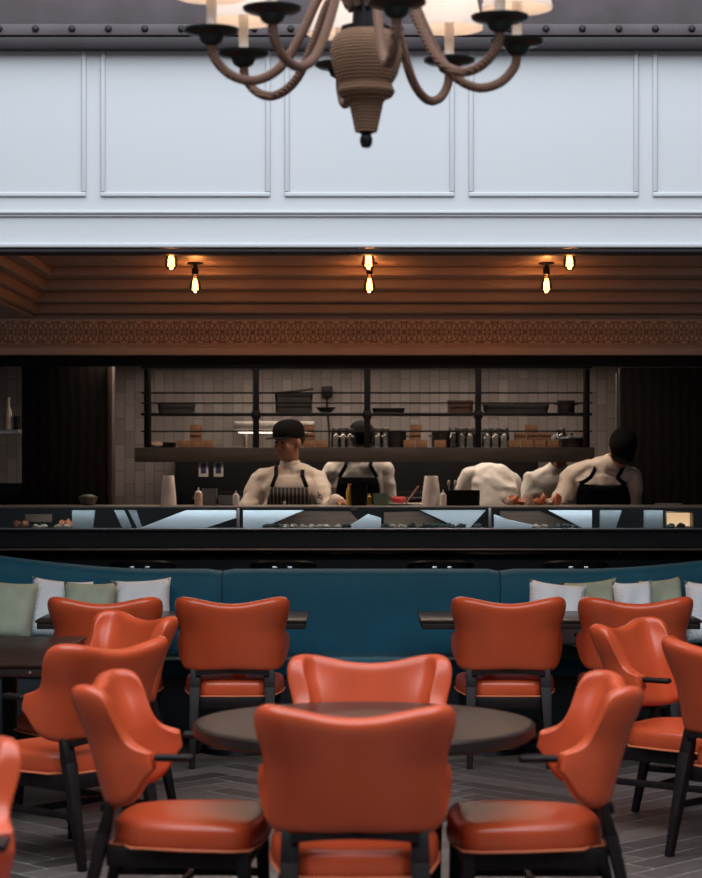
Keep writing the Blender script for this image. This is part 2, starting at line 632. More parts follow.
# riveted iron beam
beam = thing('iron_beam', 'long riveted dark iron beam across the top of the white wall', 'beam', (0, 9.855, 3.545))
mb = MB()
mb.box((0, 0.05, 0.35), (8.2, 0.08, 0.56), bev=0.006)
mb.build('web', M['beam'], beam)
mb = MB()
mb.box((0, 0.035, 0.030), (8.2, 0.13, 0.055), bev=0.006)
mb.build('flange', M['beam_low'], beam)
mb = MB()
mb.box((0, -0.004, 0.094), (8.2, 0.03, 0.055), bev=0.006)
mb.build('flange_angle', M['beam'], beam)
for i in range(-16, 17):
    mb = MB()
    mb.lathe([(0.017, 0), (0.0165, 0.006), (0.012, 0.012), (0.006, 0.0145), (0, 0.015)], n=14, mtx=Euler((R(90), 0, 0)).to_matrix().to_4x4())
    if abs(i * 0.173 + 0.06) < 2.2:
        mb.build('rivet', M['beam_low'], beam, (i * 0.173 + 0.06, -0.019, 0.098))

# ceiling over the bar with stepped cornice and sunken trays
CZ = 2.70
mb = MB()
mb.box((0, 11.3, CZ + 0.05), (8.4, 2.7, 0.10))
ce = mb.build('ceiling', M['ceiling'], smooth=False)
struct(ce)
mb = MB()
steps = [(11.88, 2.675, 0.74, 0.052), (12.12, 2.620, 0.50, 0.060), (12.30, 2.560, 0.32, 0.062), (12.42, 2.500, 0.20, 0.060), (12.53, 2.460, 0.09, 0.022)]
for y, z, d, h in steps:
    mb.box((0.0, y + d / 2, z), (8.2, d, h), bev=0.010)
struct(mb.build('trim_4', M['ceiling'], angle=50))
# cornice returning along the left side of the bay
mb = MB()
for y, z, d, h in steps:
    x = -(1.72 + 0.30 * (y - 11.9))
    mb.box(((x - 4.1) / 2, 11.35, z - 0.001), (4.1 + x, 2.5, h), bev=0.010)
struct(mb.build('trim_5', M['ceiling'], angle=50))
# shallow square coffers round the lamps
mb = MB()
for xc in (-0.93, 0.09, 1.09):
    x0, x1, y0, y1 = xc - 0.16, xc + 0.16, 11.50, 11.80
    zz = CZ - 0.006
    for c, d in ((((x0 + x1) / 2, y0, zz + 0.02), (0.32, 0.02, 0.03)), (((x0 + x1) / 2, y1, zz + 0.02), (0.32, 0.02, 0.03)),
                 ((x0, (y0 + y1) / 2, zz + 0.02), (0.02, 0.30, 0.03)), ((x1, (y0 + y1) / 2, zz + 0.02), (0.02, 0.30, 0.03))):
        mb.box(c, d, bev=0.005)
for x0, x1 in ((-1.62, -1.3),):
    mb.box(((x0 + x1) / 2, 11.35, CZ + 0.008), (x1 - x0, 0.025, 0.02), bev=0.005)
    mb.box(((x0 + x1) / 2, 11.66, CZ + 0.008), (x1 - x0, 0.025, 0.02), bev=0.005)
    mb.box((x1, 11.5, CZ + 0.008), (0.025, 0.31, 0.02), bev=0.005)
struct(mb.build('trim_6', M['ceiling'], angle=50))

# frieze with interlaced lattice
fz = FRZ_Y / FPX
z_t, z_b = EYE + (455 - 319) * fz, EYE + (455 - 345.5) * fz
mb = MB()
mb.box((0, FRZ_Y + 0.05, (2.19 + 2.50) / 2), (8.4, 0.10, 0.31))
struct(mb.build('wall_header', M['frieze_back'], smooth=False))
mb = MB()
mb.box((0, FRZ_Y - 0.010, z_t + 0.006), (8.4, 0.03, 0.014), bev=0.004)
mb.box((0, FRZ_Y - 0.010, z_b - 0.004), (8.4, 0.03, 0.012), bev=0.004)
mb.box((0, FRZ_Y - 0.018, (z_b + 2.222) / 2 - 0.004), (8.4, 0.036, z_b - 2.222 - 0.01), bev=0.006)
struct(mb.build('trim_7', M['frieze'], angle=50))
mb = MB()
pitch = 0.092
rr_ = 0.0625
zmid = (z_t + z_b) / 2
for i in range(-30, 31):
    for j in (-1, 0, 1):
        cx = i * pitch + (pitch / 2 if j == 0 else 0)
        cz = zmid + j * 0.046
        n = 18
        for k in range(n):
            a0, a1 = 2 * PI * k / n, 2 * PI * (k + 1) / n
            p = [(cx + r * math.cos(a), FRZ_Y + yy, cz + r * math.sin(a)) for a, r, yy in
                 ((a0, rr_ + 0.003, -0.001), (a1, rr_ + 0.003, -0.001), (a1, rr_, -0.006), (a0, rr_, -0.006), (a1, rr_ - 0.003, -0.001), (a0, rr_ - 0.003, -0.001))]
            if all(z_b < q[2] < z_t for q in p):
                v = [mb.bm.verts.new(q) for q in p]
                mb.bm.faces.new((v[0], v[1], v[2], v[3]))
                mb.bm.faces.new((v[3], v[2], v[4], v[5]))
    for s in (-1, 1):
        cx = i * pitch
        hh = (z_t - z_b) / 2 - 0.004
        mb.bar((cx - s * hh, FRZ_Y - 0.001, zmid - hh), (cx + s * hh, FRZ_Y - 0.001, zmid + hh), 0.004, 0.006, up=(0, 1, 0))
struct(mb.build('trim_8', M['lattice'], smooth=False))
# black header over the pass
mb = MB()
mb.box((0, FRZ_Y + 0.10, 2.195), (8.4, 0.30, 0.055), bev=0.004)
struct(mb.build('trim_9', M['black_matt'], angle=50))

# kitchen shell
mb = MB()
mb.box((0, 15.86, 1.3), (8.4, 0.10, 2.7))
struct(mb.build('wall_back', M['tile'], smooth=False))
mb = MB()
mb.box((0, 14.3, 2.56), (8.4, 3.4, 0.08))
struct(mb.build('ceiling_kitchen', M['dark_steel'], smooth=False))
for nm, x in (('wall_left', -4.2), ('wall_right', 4.2)):
    mb = MB()
    mb.box((x, 13.0, 2.0), (0.1, 6.0, 4.0))
    struct(mb.build(nm, M['black_matt'], smooth=False))
# dark timber piers either side of the pass
mb = MB()
x0, x1 = P(22, 0, 13.3).x, P(108, 0, 13.3).x
mb.box(((x0 + x1) / 2, 13.35, 1.1), (x1 - x0, 0.12, 2.2), bev=0.004)
struct(mb.build('wall_timber_left', M['timber'], angle=50))
mb = MB()
x0 = P(108, 0, 13.3).x
x1 = P(113, 0, 13.3).x
mb.box(((x0 + x1) / 2, 13.34, 1.1), (x1 - x0, 0.16, 2.2), bev=0.004)
struct(mb.build('trim_10', mat('brown_oak_post', (0.035, 0.021, 0.016), 0.6, var=0.25, scale=8, stretch=(6, 6, 1)), angle=50))
mb = MB()
x0 = P(624, 0, 13.6).x
mb.box(((x0 + 4.0) / 2, 13.85, 1.1), (4.0 - x0, 0.12, 2.2), bev=0.004)
struct(mb.build('wall_timber_right', M['timber'], angle=50))
mb = MB()
x0, x1 = P(616, 0, 14.6).x, P(621, 0, 14.6).x
mb.box(((x0 + x1) / 2, 14.6, 1.1), (x1 - x0, 0.05, 2.2), bev=0.004)
struct(mb.build('trim_11', M['dark_steel'], angle=50))

# ------------------------------------------------------------------ chairs
def backrest_mesh():
    a, r, phi = 0.150, 0.088, R(80)
    arc = r * phi
    top = [(0, .851), (.06, .854), (.12, .864), (.17, .878), (.215, .888), (.25, .889), (.272, .882), (.284, .864), (.291, .838), (.294, .81), (.297, .77), (.303, .737), (.313, .712), (.332, .696), (.354, .686), (.370, .680), (.385, .675)]
    bot = [(0, .504), (.10, .496), (.18, .489), (.24, .493), (.28, .508), (.31, .534), (.335, .566), (.36, .600), (.385, .624)]
    ss = [0, .05, .10, .15, .19, .225, .250, .266, .278, .286, .291, .295, .300, .308, .320, .336, .354, .370, .385]
    ss = [-s for s in reversed(ss[1:])] + ss
    nv = 8
    mb = MB()
    cols = []
    for s in ss:
        sg = -1 if s < 0 else 1
        t = abs(s)
        if t < a:
            x, y, ang = t, 0.0, 0.0
        elif t < a + arc:
            ang = (t - a) / r
            x, y = a + r * math.sin(ang), r * (1 - math.cos(ang))
        else:
            ang = phi
            e = t - a - arc
            x = a + r * math.sin(phi) + e * math.cos(phi)
            y = r * (1 - math.cos(phi)) + e * math.sin(phi)
        nx, ny = math.sin(ang), -math.cos(ang)     # outward
        zb, zt = smooth_interp(bot, t), smooth_interp(top, t)
        col = []
        for j in range(nv + 1):
            z = zb + (zt - zb) * j / nv
            fl = 0.0
            if t > 0.12:
                w = min(1, (t - 0.12) / 0.1)
                u = max(0, min(1, (z - 0.70) / 0.14))
                fl += 0.034 * w * u * u * (3 - 2 * u)
            if t > 0.27:
                u = max(0, min(1, (0.72 - z) / 0.08))
                fl += 0.010 * min(1, (t - 0.27) / 0.08) * u
            q = max(0, min(1, (t - 0.20) / 0.125))
            rk = 0.27 * (1 - 0.25 * q * q * (3 - 2 * q))
            py = -0.222 + y - rk * (z - 0.53) + 0.018 * (t / a) ** 2 * (1 if t < a else 0) + (0.018 if t >= a else 0)
            col.append(mb.bm.verts.new((sg * (x + nx * fl), py + ny * fl, z)))
        cols.append(col)
    for c0, c1 in zip(cols, cols[1:]):
        for j in range(nv):
            mb.bm.faces.new((c0[j], c1[j], c1[j + 1], c0[j + 1]))
    return mb


def seat_outline(k=1.0, inset=0.0):
    pts = [(-.165, -.205), (0, -.215), (.165, -.205), (.175, -.16), (.225, -.13), (.258, .05), (.266, .20), (.243, .258), (.12, .278),
           (0, .282), (-.12, .278), (-.243, .258), (-.266, .20), (-.258, .05), (-.225, -.13), (-.175, -.16)]
    out = []
    for x, y in pts:
        out.append((x * (1 - inset / 0.25), (y - 0.03) * (1 - inset / 0.25) + 0.03))
    return out


def make_chair():
    root = thing('dining_chair', 'placeholder', 'chair', (0, 0, 0), 0, 'orange leather dining chairs')
    bk = backrest_mesh().build('backrest', M['leather'], root)
    bake(bk, [('SOLIDIFY', dict(thickness=0.064, offset=0.0)), ('SUBSURF', dict(levels=2, render_levels=2))])
    # seat pad
    mb = MB()
    lay = [(0.358, .010), (0.364, .0), (0.385, -.003), (0.415, -.002), (0.434, .004), (0.445, .018), (0.451, .05), (0.456, .12)]
    rings = [[mb.bm.verts.new((x, y, z)) for x, y in seat_outline(1, ins)] for z, ins in lay]
    n = len(rings[0])
    for r0, r1 in zip(rings, rings[1:]):
        for k in range(n):
            mb.bm.faces.new((r0[k], r0[(k + 1) % n], r1[(k + 1) % n], r1[k]))
    mb.bm.faces.new(list(reversed(rings[0])))
    c = mb.bm.verts.new((0, .03, .459))
    for k in range(n):
        mb.bm.faces.new((rings[-1][k], rings[-1][(k + 1) % n], c))
    st = mb.build('seat', M['leather'], root)
    bake(st, [('SUBSURF', dict(levels=2, render_levels=2))])
    o = seat_outline(1, -.001)
    loop = [(x, y, .364) for x, y in o] + [(*o[0], .364)]
    mb = MB()
    mb.tube(loop, 0.0045, 6, False)
    mb.build('piping', M['piping'], st)
    # frame rails
    mb = MB()
    mb.box((0, .235, .330), (.42, .026, .06), bev=.004)
    mb.box((0, -.205, .330), (.36, .026, .06), bev=.004)
    for s in (-1, 1):
        mb.bar((s * .195, -.21, .330), (s * .222, .24, .330), .026, .06, up=(0, 0, 1), bev=.004)
    mb.build('seat_frame', M['dark_wood'], root)
    # legs
    for s in (-1, 1):
        mb = MB()
        mb.bar((s * .222, .235, .358), (s * .222, .250, 0.0), .046, .046, .028, .028, bev=.004)
        mb.build('leg', M['dark_wood'], root)
    for s in (-1, 1):
        mb = MB()
        mb.bar((s * .192, -.196, .508), (s * .194, -.222, .40), .054, .026, .056, .040, bev=.004)
        mb.bar((s * .194, -.222, .41), (s * .205, -.315, 0.0), .056, .040, .030, .030, bev=.004)
        mb.build('leg', M['dark_wood'], root)
    mb = MB()
    pts = []
    for k in range(9):
        x = -.19 + .38 * k / 8
        pts.append((x, -.222, .484 + .012 * (1 - (x / .19) ** 2)))
    for p0, p1 in zip(pts, pts[1:]):
        mb.bar(p0, p1, .024, .024, up=(0, 0, 1))
    mb.build('back_rail', M['dark_wood'], root)
    for s in (-1, 1):
        mb = MB()
        mb.bar((s * .203, -.27, .205), (s * .222, .235, .205), .020, .028, up=(0, 0, 1), bev=.003)
        mb.build('stretcher', M['dark_wood'], root)
    mb = MB()
    mb.bar((-.212, 0, .205), (.212, 0, .205), .020, .026, up=(0, 0, 1), bev=.003)
    mb.build('stretcher', M['dark_wood'], root)
    # wooden arm ends
    for s in (-1, 1):
        mb = MB()
        x = s * .268
        mb.box((x, .020, .660), (.042, .125, .022), bev=.009, seg=3)
        mb.build('armrest', M['dark_wood'], root)
    return root


proto = make_chair()
chair_spots = [
    # x, y, rot, label
    (0.012, 6.36, 0, 'orange leather wing chair nearest the camera, seen from behind at the round table'),
    (-0.557, 6.84, -95, 'orange leather chair in profile facing right, left of the round table'),
    (0.602, 6.82, 92, 'orange leather chair in profile facing left, right of the round table'),
    (0.068, 7.36, 180, 'orange leather chair facing the camera across the round table'),
    (-1.28, 11.0, 0, 'leftmost orange chair with its back to us at the left banquette table'),
    (-0.621, 11.0, 1, 'orange chair with its back to us, right-hand seat at the left banquette table'),
    (0.823, 11.0, -1, 'orange chair with its back to us, left-hand seat at the right banquette table'),
    (1.482, 11.0, 0, 'orange chair with its back to us, right-hand seat at the right banquette table'),
    (-1.14, 8.42, 48, 'orange chair turned away to the left at the near corner of the rectangular table'),
    (-1.185, 9.46, 130, 'orange chair angled towards us at the far right corner of the rectangular table'),
    (1.435, 9.06, -124, 'orange chair on the right angled towards us with dark arm ends showing'),
    (1.655, 8.40, -50, 'orange chair cut off by the right edge of the photo, back turned to us'),
    (-1.135, 5.12, 184, 'orange chair cut off by the lower left corner, only one wing and arm showing'),
]
for i, (x, y, a, lab) in enumerate(chair_spots):
    c = proto if i == 0 else copy_tree(proto)
    c.location = (x, y, 0)
    c.rotation_euler = (0, 0, R(a))
    c['label'] = lab

# ------------------------------------------------------------------ tables
rt = thing('round_table', 'round dark wood dining table in the middle of the orange chairs', 'table', (0.043, 6.84, 0))
mb = MB()
mb.lathe([(0, .742), (.545, .742), (.5575, .740), (.5625, .735)], n=72)
mb.build('tabletop', M['table_wood'], rt)
mb = MB()
mb.lathe([(.5625, .735), (.5625, .706), (.553, .697), (.0, .697)], n=72)
mb.build('table_edge', M['table_edge'], rt)
mb = MB()
mb.lathe([(0, .697), (.20, .697), (.20, .685), (.06, .67), (.045, .60), (.045, .12), (.07, .07), (.24, .04), (.26, .02), (.26, 0), (0, 0)], n=40)
mb.build('pedestal', M['black_metal'], rt)


def banquette_table(x0, x1, label):
    t = thing('banquette_table', label, 'table', ((x0 + x1) / 2, 11.35, 0))
    w = x1 - x0
    mb = MB()
    mb.box((0, 0, .734), (w, .65, .016), bev=.005)
    mb.build('tabletop', M['table_wood'], t)
    mb = MB()
    mb.box((0, 0, .709), (w - .016, .634, .034), bev=.005)
    mb.build('table_edge', M['table_edge'], t)
    for s in (-1, 1):
        mb = MB()
        mb.lathe([(0, .692), (.10, .692), (.10, .682), (.035, .67), (.035, .06), (.20, .03), (.21, 0), (0, 0)], (s * (w / 2 - .38), 0, 0), n=28)
        mb.build('pedestal', M['black_metal'], t)


banquette_table(P(37, 0, 11.1).x, P(307, 0, 11.1).x, 'narrow dark table in front of the teal banquette, left of centre')
banquette_table(P(420, 0, 11.1).x, P(700, 0, 11.1).x, 'narrow dark table in front of the teal banquette, right of centre')

lt = thing('rectangular_table', 'dark rectangular table with studded edge at the left side of the photo', 'table', (-2.03, 9.38, 0))
mb = MB()
mb.box((0, 0, .733), (1.5, 1.32, .018), bev=.005)
mb.build('tabletop', M['table_wood'], lt)
mb = MB()
mb.box((0, 0, .704), (1.48, 1.30, .04), bev=.005)
ap = mb.build('table_edge', M['table_edge'], lt)
for k in range(10):
    mb = MB()
    mb.lathe([(.007, 0), (.006, .004), (0, .006)], n=12, mtx=Euler((R(90), 0, 0)).to_matrix().to_4x4())
    mb.build('stud', M['chrome'], ap, (-.68 + .151 * k, -.65, .704))
for sx in (-1, 1):
    for sy in (-1, 1):
        mb = MB()
        mb.bar((sx * .42, sy * .40, .69), (sx * .42, sy * .40, 0), .07, .07, .05, .05, bev=.004)
        mb.build('leg', M['dark_wood'], lt)

# ------------------------------------------------------------------ banquette
bq = thing('banquette', 'long teal blue upholstered banquette along the front of the bar', 'banquette', (0, 12.0, 0))


def back_top(x):
    px = 351 + x * FPX / 12.1
    e = 0
    if px < 150:
        e = ((150 - px) / 150) ** 1.6 * 0.075
    if px > 590:
        e = ((px - 590) / 150) ** 1.6 * 0.075
    return 0.951 + e


seams = [P(q, 0, 12.1).x for q in (-180, 222, 500, 880)]
for xa, xb in zip(seams, seams[1:]):
    mb = MB()
    prof = [(-.055, .42), (-.05, .60), (-.035, .80), (-.028, .90), (-.022, -1), (-.002, -2), (.035, -3), (.10, -3), (.135, -2), (.14, .42)]
    n = 26
    rows = []
    for i in range(n + 1):
        x = xa + 0.003 + (xb - xa - 0.006) * i / n
        e = min(1.0, min(i, n - i) / 1.0)
        zt = back_top(x)
        puff = 0.012 * (1 - e)
        row = []
        for yy, zz in prof:
            if zz == -1:
                zz = zt - .035
            elif zz == -2:
                zz = zt - .010
            elif zz == -3:
                zz = zt
            row.append(mb.bm.verts.new((x, yy + .10 + puff, zz - puff * (zz > .9))))
        rows.append(row)
    for r0, r1 in zip(rows, rows[1:]):
        for j in range(len(prof) - 1):
            mb.bm.faces.new((r0[j], r1[j], r1[j + 1], r0[j + 1]))
    mb.bm.faces.new(rows[0])
    mb.bm.faces.new(list(reversed(rows[-1])))
    mb.build('back_cushion', M['teal'], bq, angle=60)
    mb = MB()
    mb.box(((xa + xb) / 2, -.165, .425), (xb - xa - .006, .46, .105), bev=.028, seg=4)
    mb.build('seat_cushion', M['teal'], bq, angle=60)
mb = MB()
mb.box((0, -.12, .20), (seams[-1] - seams[0], .48, .345), bev=.004)
mb.box((0, .17, .46), (seams[-1] - seams[0], .12, .90), bev=.004)
mb.build('plinth', M['teal_dark'], bq)


def cushion(name, label, px0, px1, py0, py1, Y, m, tilt, group, size=None, lean=-16):
    w = (px1 - px0) * Y / FPX
    h = (py1 - py0) * Y / FPX
    c = P((px0 + px1) / 2, (py0 + py1) / 2, Y)
    mb = MB()
    n = 14
    th = 0.080
    for s in (-1, 1):
        vv = {}
        for i in range(n + 1):
            for j in range(n + 1):
                u, v = i / n * 2 - 1, j / n * 2 - 1
                pin = 1 - 0.085 * (1 - abs(v) ** 2.5) * abs(u) ** 4
                pin2 = 1 - 0.085 * (1 - abs(u) ** 2.5) * abs(v) ** 4
                d = ((1 - u ** 4) * (1 - v ** 4)) ** 0.55 * th
                d *= 1 + 0.13 * math.sin(5 * u + 3 * v * s + px0)
                vv[i, j] = mb.bm.verts.new((u * w / 2 * pin, s * d, v * h / 2 * pin2))
        for i in range(n):
            for j in range(n):
                mb.bm.faces.new((vv[i, j], vv[i + 1, j], vv[i + 1, j + 1], vv[i, j + 1]))
    bmesh.ops.remove_doubles(mb.bm, verts=mb.bm.verts, dist=0.0005)
    o = mb.build(name, m, None, c, (R(lean), R(tilt), 0), angle=75)
    tag(o, label, 'cushion', group)
    return o


gl, gr = 'scatter cushions on the left of the banquette', 'scatter cushions on the right of the banquette'
cushion('scatter_cushion', 'large sage green cushion at the far left edge of the banquette', -22, 36, 580, 642, 11.8, M['green_linen'], 4, gl)
cushion('scatter_cushion', 'white ribbed cushion beside the green cushion at the far left of the banquette', 28, 90, 578, 642, 11.92, M['white_knit'], 5, gl)
cushion('scatter_cushion', 'sage green cushion between two white cushions above the leftmost back-row chair', 62, 116, 581, 640, 11.79, M['green_linen'], 1, gl)
cushion('scatter_cushion', 'rightmost white ribbed cushion of the left group on the banquette', 112, 172, 578, 638, 11.92, M['white_knit'], -3, gl)
cushion('scatter_cushion', 'white ribbed cushion leftmost of the right group on the banquette', 526, 584, 581, 646, 11.8, M['white_knit'], 7, gr)
cushion('scatter_cushion', 'sage green cushion right of the leftmost white cushion in the right group', 564, 620, 579, 644, 11.92, M['green_linen'], -5, gr)
cushion('scatter_cushion', 'white ribbed cushion between two green cushions above the right back-row chair', 614, 654, 580, 642, 11.79, M['white_knit'], -3, gr)
cushion('scatter_cushion', 'sage green cushion just left of the white cushion at the right edge', 640, 686, 577, 642, 11.92, M['green_linen'], -6, gr)
cushion('scatter_cushion', 'large white cushion cut off by the right edge on the banquette', 684, 738, 581, 646, 11.79, M['white_knit'], 3, gr)

# ------------------------------------------------------------------ bar counter
bar = thing('bar_counter', 'long black bar counter with bronze edge behind the teal banquette', 'counter', (0, 12.7, 0))
mb = MB()
mb.box((0, .32, .50), (5.2, .40, 1.0), bev=.004)
mb.build('front_panel', M['black_gloss'], bar)
mb = MB()
prof = [(0.0, 1.030), (0.0, 1.046), (.012, 1.050), (.04, 1.052), (.055, 1.10), (.062, 1.150), (.52, 1.152), (.52, 1.02), (.03, 1.02)]
vv0 = [mb.bm.verts.new((-2.6, y, z)) for y, z in prof]
vv1 = [mb.bm.verts.new((2.6, y, z)) for y, z in prof]
for k in range(len(prof)):
    mb.bm.faces.new((vv0[k], vv1[k], vv1[(k + 1) % len(prof)], vv0[(k + 1) % len(prof)]))
mb.bm.faces.new(vv0)
mb.bm.faces.new(list(reversed(vv1)))
mb.build('worktop', M['black_gloss'], bar, angle=30)
mb = MB()
mb.box((0, -.004, 1.040), (5.2, .012, .016), bev=.004)
mb.build('edge_strip', M['bronze'], bar)
mb = MB()
mb.tube([(-2.5, .02, .25), (2.5, .02, .25)], .02, 12)
mb.build('foot_rail', M['bronze'], bar)

case = thing('display_case', 'long glass display case on top of the black bar counter', 'display case', (0, BAR_Y, 1.154))
ZB, ZT = 0.0, 0.142
mb = MB()
mb.box((0, .20, ZB + .006), (5.0, .42, .012), bev=.002)
mb.build('base_plate', M['dark_steel'], case)
mb = MB()
mb.box((0, .000, ZB + .010), (5.0, .014, .014), bev=.003)
mb.build('base_rail', M['steel'], case)
mb = MB()
mb.box((0, .215, ZT + .003), (5.0, .43, .010), bev=.003)
mb.build('case_top', mat('grey_glass_top', (0.26, 0.25, 0.24), 0.3, var=0.06), case)
seam = [P(q, 0, BAR_Y).x for q in (-62, 238, 490, 790)]
for xa, xb in zip(seam, seam[1:]):
    mb = MB()
    mb.box(((xa + xb) / 2, .004, (ZB + ZT) / 2 + .006), (xb - xa - .012, .006, ZT - ZB - .016))
    mb.build('front_glass', M['glass'], case, smooth=False)
for q in (238, 490):
    mb = MB()
    mb.box((P(q, 0, BAR_Y).x, .004, (ZB + ZT) / 2), (.018, .014, ZT - ZB), bev=.003)
    mb.build('upright', M['steel'], case)
mb = MB()
mb.box((0, .415, (ZB + ZT) / 2 + .004), (5.0, .006, ZT - ZB - .012))
mb.build('rear_panel', mat('dark_case_back', (0.022, 0.017, 0.015), 0.6, var=0.2, spec=0.2), case, smooth=False)
# unseen slim fill light added under the case top to brighten slabs and food
area('display_case_fill', (0, BAR_Y + .06, 1.154 + ZT - .008), (R(25), 0, 0), 4.0, .02, 1.9, (0.85, 0.93, 1.0))


def case_prism(name, label, cat, poly, Y, m, depth=.025, group=None):
    pts = [P(px, py, Y) for px, py in poly]
    cx = sum(p.x for p in pts) / len(pts)
    zb = min(p.z for p in pts)
    mb = MB()
    mb.prism([(p.x - cx, p.z - zb) for p in pts], depth)
    bmesh.ops.recalc_face_normals(mb.bm, faces=mb.bm.faces)
    bmesh.ops.bevel(mb.bm, geom=list(mb.bm.edges), offset=.0018, segments=1, affect='EDGES')
    return tag(mb.build(name, m, None, (cx, Y, max(zb, 1.167)), angle=30), label, cat, group)


YS = BAR_Y + .10
gs = 'white skylight-reflection slabs in the display case'  # skylight reflections in the glass, built as white shapes inside the case
case_prism('reflection_slab', 'long slanted white slab shaped as a skylight reflection in the left display case section', 'slab', [(140, 528), (186, 510.2), (236, 510.2), (236, 518), (206, 528)], YS, M['slab'], group=gs)
case_prism('reflection_slab', 'white slanted skylight-reflection slab just right of the left upright of the display case', 'slab', [(243, 528), (243, 510.2), (304, 510.2), (262, 528)], YS, M['slab'], group=gs)
case_prism('reflection_slab', 'small white peaked skylight-reflection slab in the middle of the display case', 'slab', [(346, 528), (368, 514), (381, 518), (381, 528)], YS, M['slab'], group=gs)
case_prism('reflection_slab', 'white inverted wedge skylight-reflection slab left of the right upright of the display case', 'slab', [(420, 510.2), (486, 510.2), (470, 528), (458, 528)], YS + .04, M['slab'], group=gs)
case_prism('reflection_slab', 'low white wedge skylight-reflection slab just right of the right upright of the display case', 'slab', [(494, 514), (506, 519), (546, 528), (494, 528)], YS, M['slab'], group=gs)
case_prism('reflection_slab', 'white skylight-reflection slab with sloping lower edge in the right section of the display case', 'slab', [(548, 510.2), (592, 510.2), (592, 528), (582, 528)], YS, M['slab'], group=gs)
gg = 'grey slabs in the display case'
case_prism('stone_slab', 'grey upright slab near the left end of the display case', 'slab', [(72, 528), (72, 510.2), (95, 510.2), (93, 528)], YS, M['grey_slab'], group=gg)
case_prism('stone_slab', 'grey leaning slab left of the long slanted white reflection slab', 'slab', [(122, 528), (114, 510.2), (124, 510.2), (132, 528)], YS, M['grey_slab'], group=gg)
case_prism('stone_slab', 'grey leaning slab touching the thin slab left of the long white reflection slab', 'slab', [(137, 528), (128, 510.2), (136, 510.2), (142, 528)], YS + .04, M['grey_slab'], group=gg)
case_prism('stone_slab', 'pale grey streaked slab right of the white reflection slabs in the display case', 'slab', [(600, 528), (600, 510.2), (622, 510.2), (616, 528)], YS, M['grey_slab'], group=gg)
case_prism('stone_slab', 'grey green square slab left of the lit amber box', 'slab', [(644, 528), (644, 510.2), (663, 510.2), (663, 528)], YS, M['grey_slab'], group=gg)
gb = 'oak boards in the display case'
YB = BAR_Y + .25
case_prism('oak_board', 'pale oak board leaning behind the oysters left of the middle peak', 'board', [(262, 528), (300, 512), (350, 512), (364, 528)], YB, M['tan_board'], group=gb)
case_prism('oak_board', 'pale oak board leaning right of the middle peak in the display case', 'board', [(384, 528), (384, 513), (420, 512), (452, 528)], YB, M['tan_board'], group=gb)
case_prism('oak_board', 'pale oak board behind the low white reflection wedge in the display case', 'board', [(500, 524), (500, 512), (540, 512), (578, 528), (540, 528)], YB, M['tan_board'], group=gb)
case_prism('oak_board', 'pale oak board under the shells near the left end of the display case', 'board', [(25, 522), (25, 514), (52, 514), (52, 522)], YB, M['tan_board'], group=gb)
lb = thing('lit_box', 'small glowing amber box at the right end of the display case', 'light box', tuple(P(678.5, 528, BAR_Y + .16)))
mb = MB()
for c, d in (((0, 0, .006), (.17, .10, .008)), ((0, 0, .100), (.17, .10, .008)), ((-.083, 0, .053), (.006, .10, .09)), ((.083, 0, .053), (.006, .10, .09))):
    mb.box(c, d, bev=.001)
mb.build('frame', M['tan_board'], lb)
mb = MB()
mb.box((0, .045, .053), (.155, .004, .084))
mb.build('lit_panel', M['lit_box'], lb)


def blob(name, label, cat, px, Y, w, d, h, m, group, seed, zb=1.1665, amp=.25):
    rnd = random.Random(seed)
    mb = MB()
    r = bmesh.ops.create_icosphere(mb.bm, subdivisions=2, radius=1)
    for v in r['verts']:
        k = 1 + rnd.uniform(-amp, amp)
        v.co = Vector((v.co.x * w / 2 * k, v.co.y * d / 2 * k, max(-0.55, v.co.z) * h / 1.55 * k + h * 0.36))
    lo = min(v.co.z for v in mb.bm.verts)
    for v in mb.bm.verts:
        v.co.z -= lo
    o = mb.build(name, m, None, (P(px, 0, Y).x, Y, zb), (0, 0, rnd.uniform(0, 6)), angle=70)
    return tag(o, label, cat, group)


k = 0
for px in (36, 44, 58, 66, 286, 294, 303, 312, 320, 326, 338, 392, 402, 536, 544):
    sec = 'left section' if px < 238 else ('middle section' if px < 490 else 'right section')
    blob('oyster', 'pale oyster shell lying in the %s of the glass display case' % sec, 'oyster', px, BAR_Y + .05 + .03 * (k % 2), .055, .045, .024,
         M['shell'], 'oysters in the %s of the display case' % sec, 40 + k)
    k += 1
for px in (268, 274, 281, 346, 386, 411, 425, 434, 442, 450, 461, 478, 558, 566, 574, 670, 680):
    sec = 'middle section' if px < 490 else 'right section'
    blob('seaweed_clump', 'dark green seaweed clump in the %s of the glass display case' % sec, 'seaweed', px, BAR_Y + .06 + .025 * (k % 3), .06, .05, .026,
         M['seaweed'], 'seaweed clumps in the %s of the display case' % sec, 90 + k, amp=.45)
    k += 1
for px in (62, 69, 25, 17):
    blob('shellfish', 'orange shellfish at the left end of the display case', 'shellfish', px, BAR_Y + .12, .05, .05, .05, M['orange_food'], 'shellfish at the left end of the display case', 200 + px)

# pale orange garnishes on the case top in front of the bending cooks
ct = 1.154 + ZT + .0085
for i, px in enumerate((507, 514, 521, 529, 536, 543, 550, 557)):
    o = blob('garnish', 'spiky orange garnish on the case top in front of the bending cooks', 'garnish', px, 13.02 + .02 * (i % 3), .05, .05, .04 + .02 * (i % 2),
             M['orange_food'] if i % 3 else M['shell'], 'orange garnishes on the display case top', 300 + i, zb=ct, amp=.5)

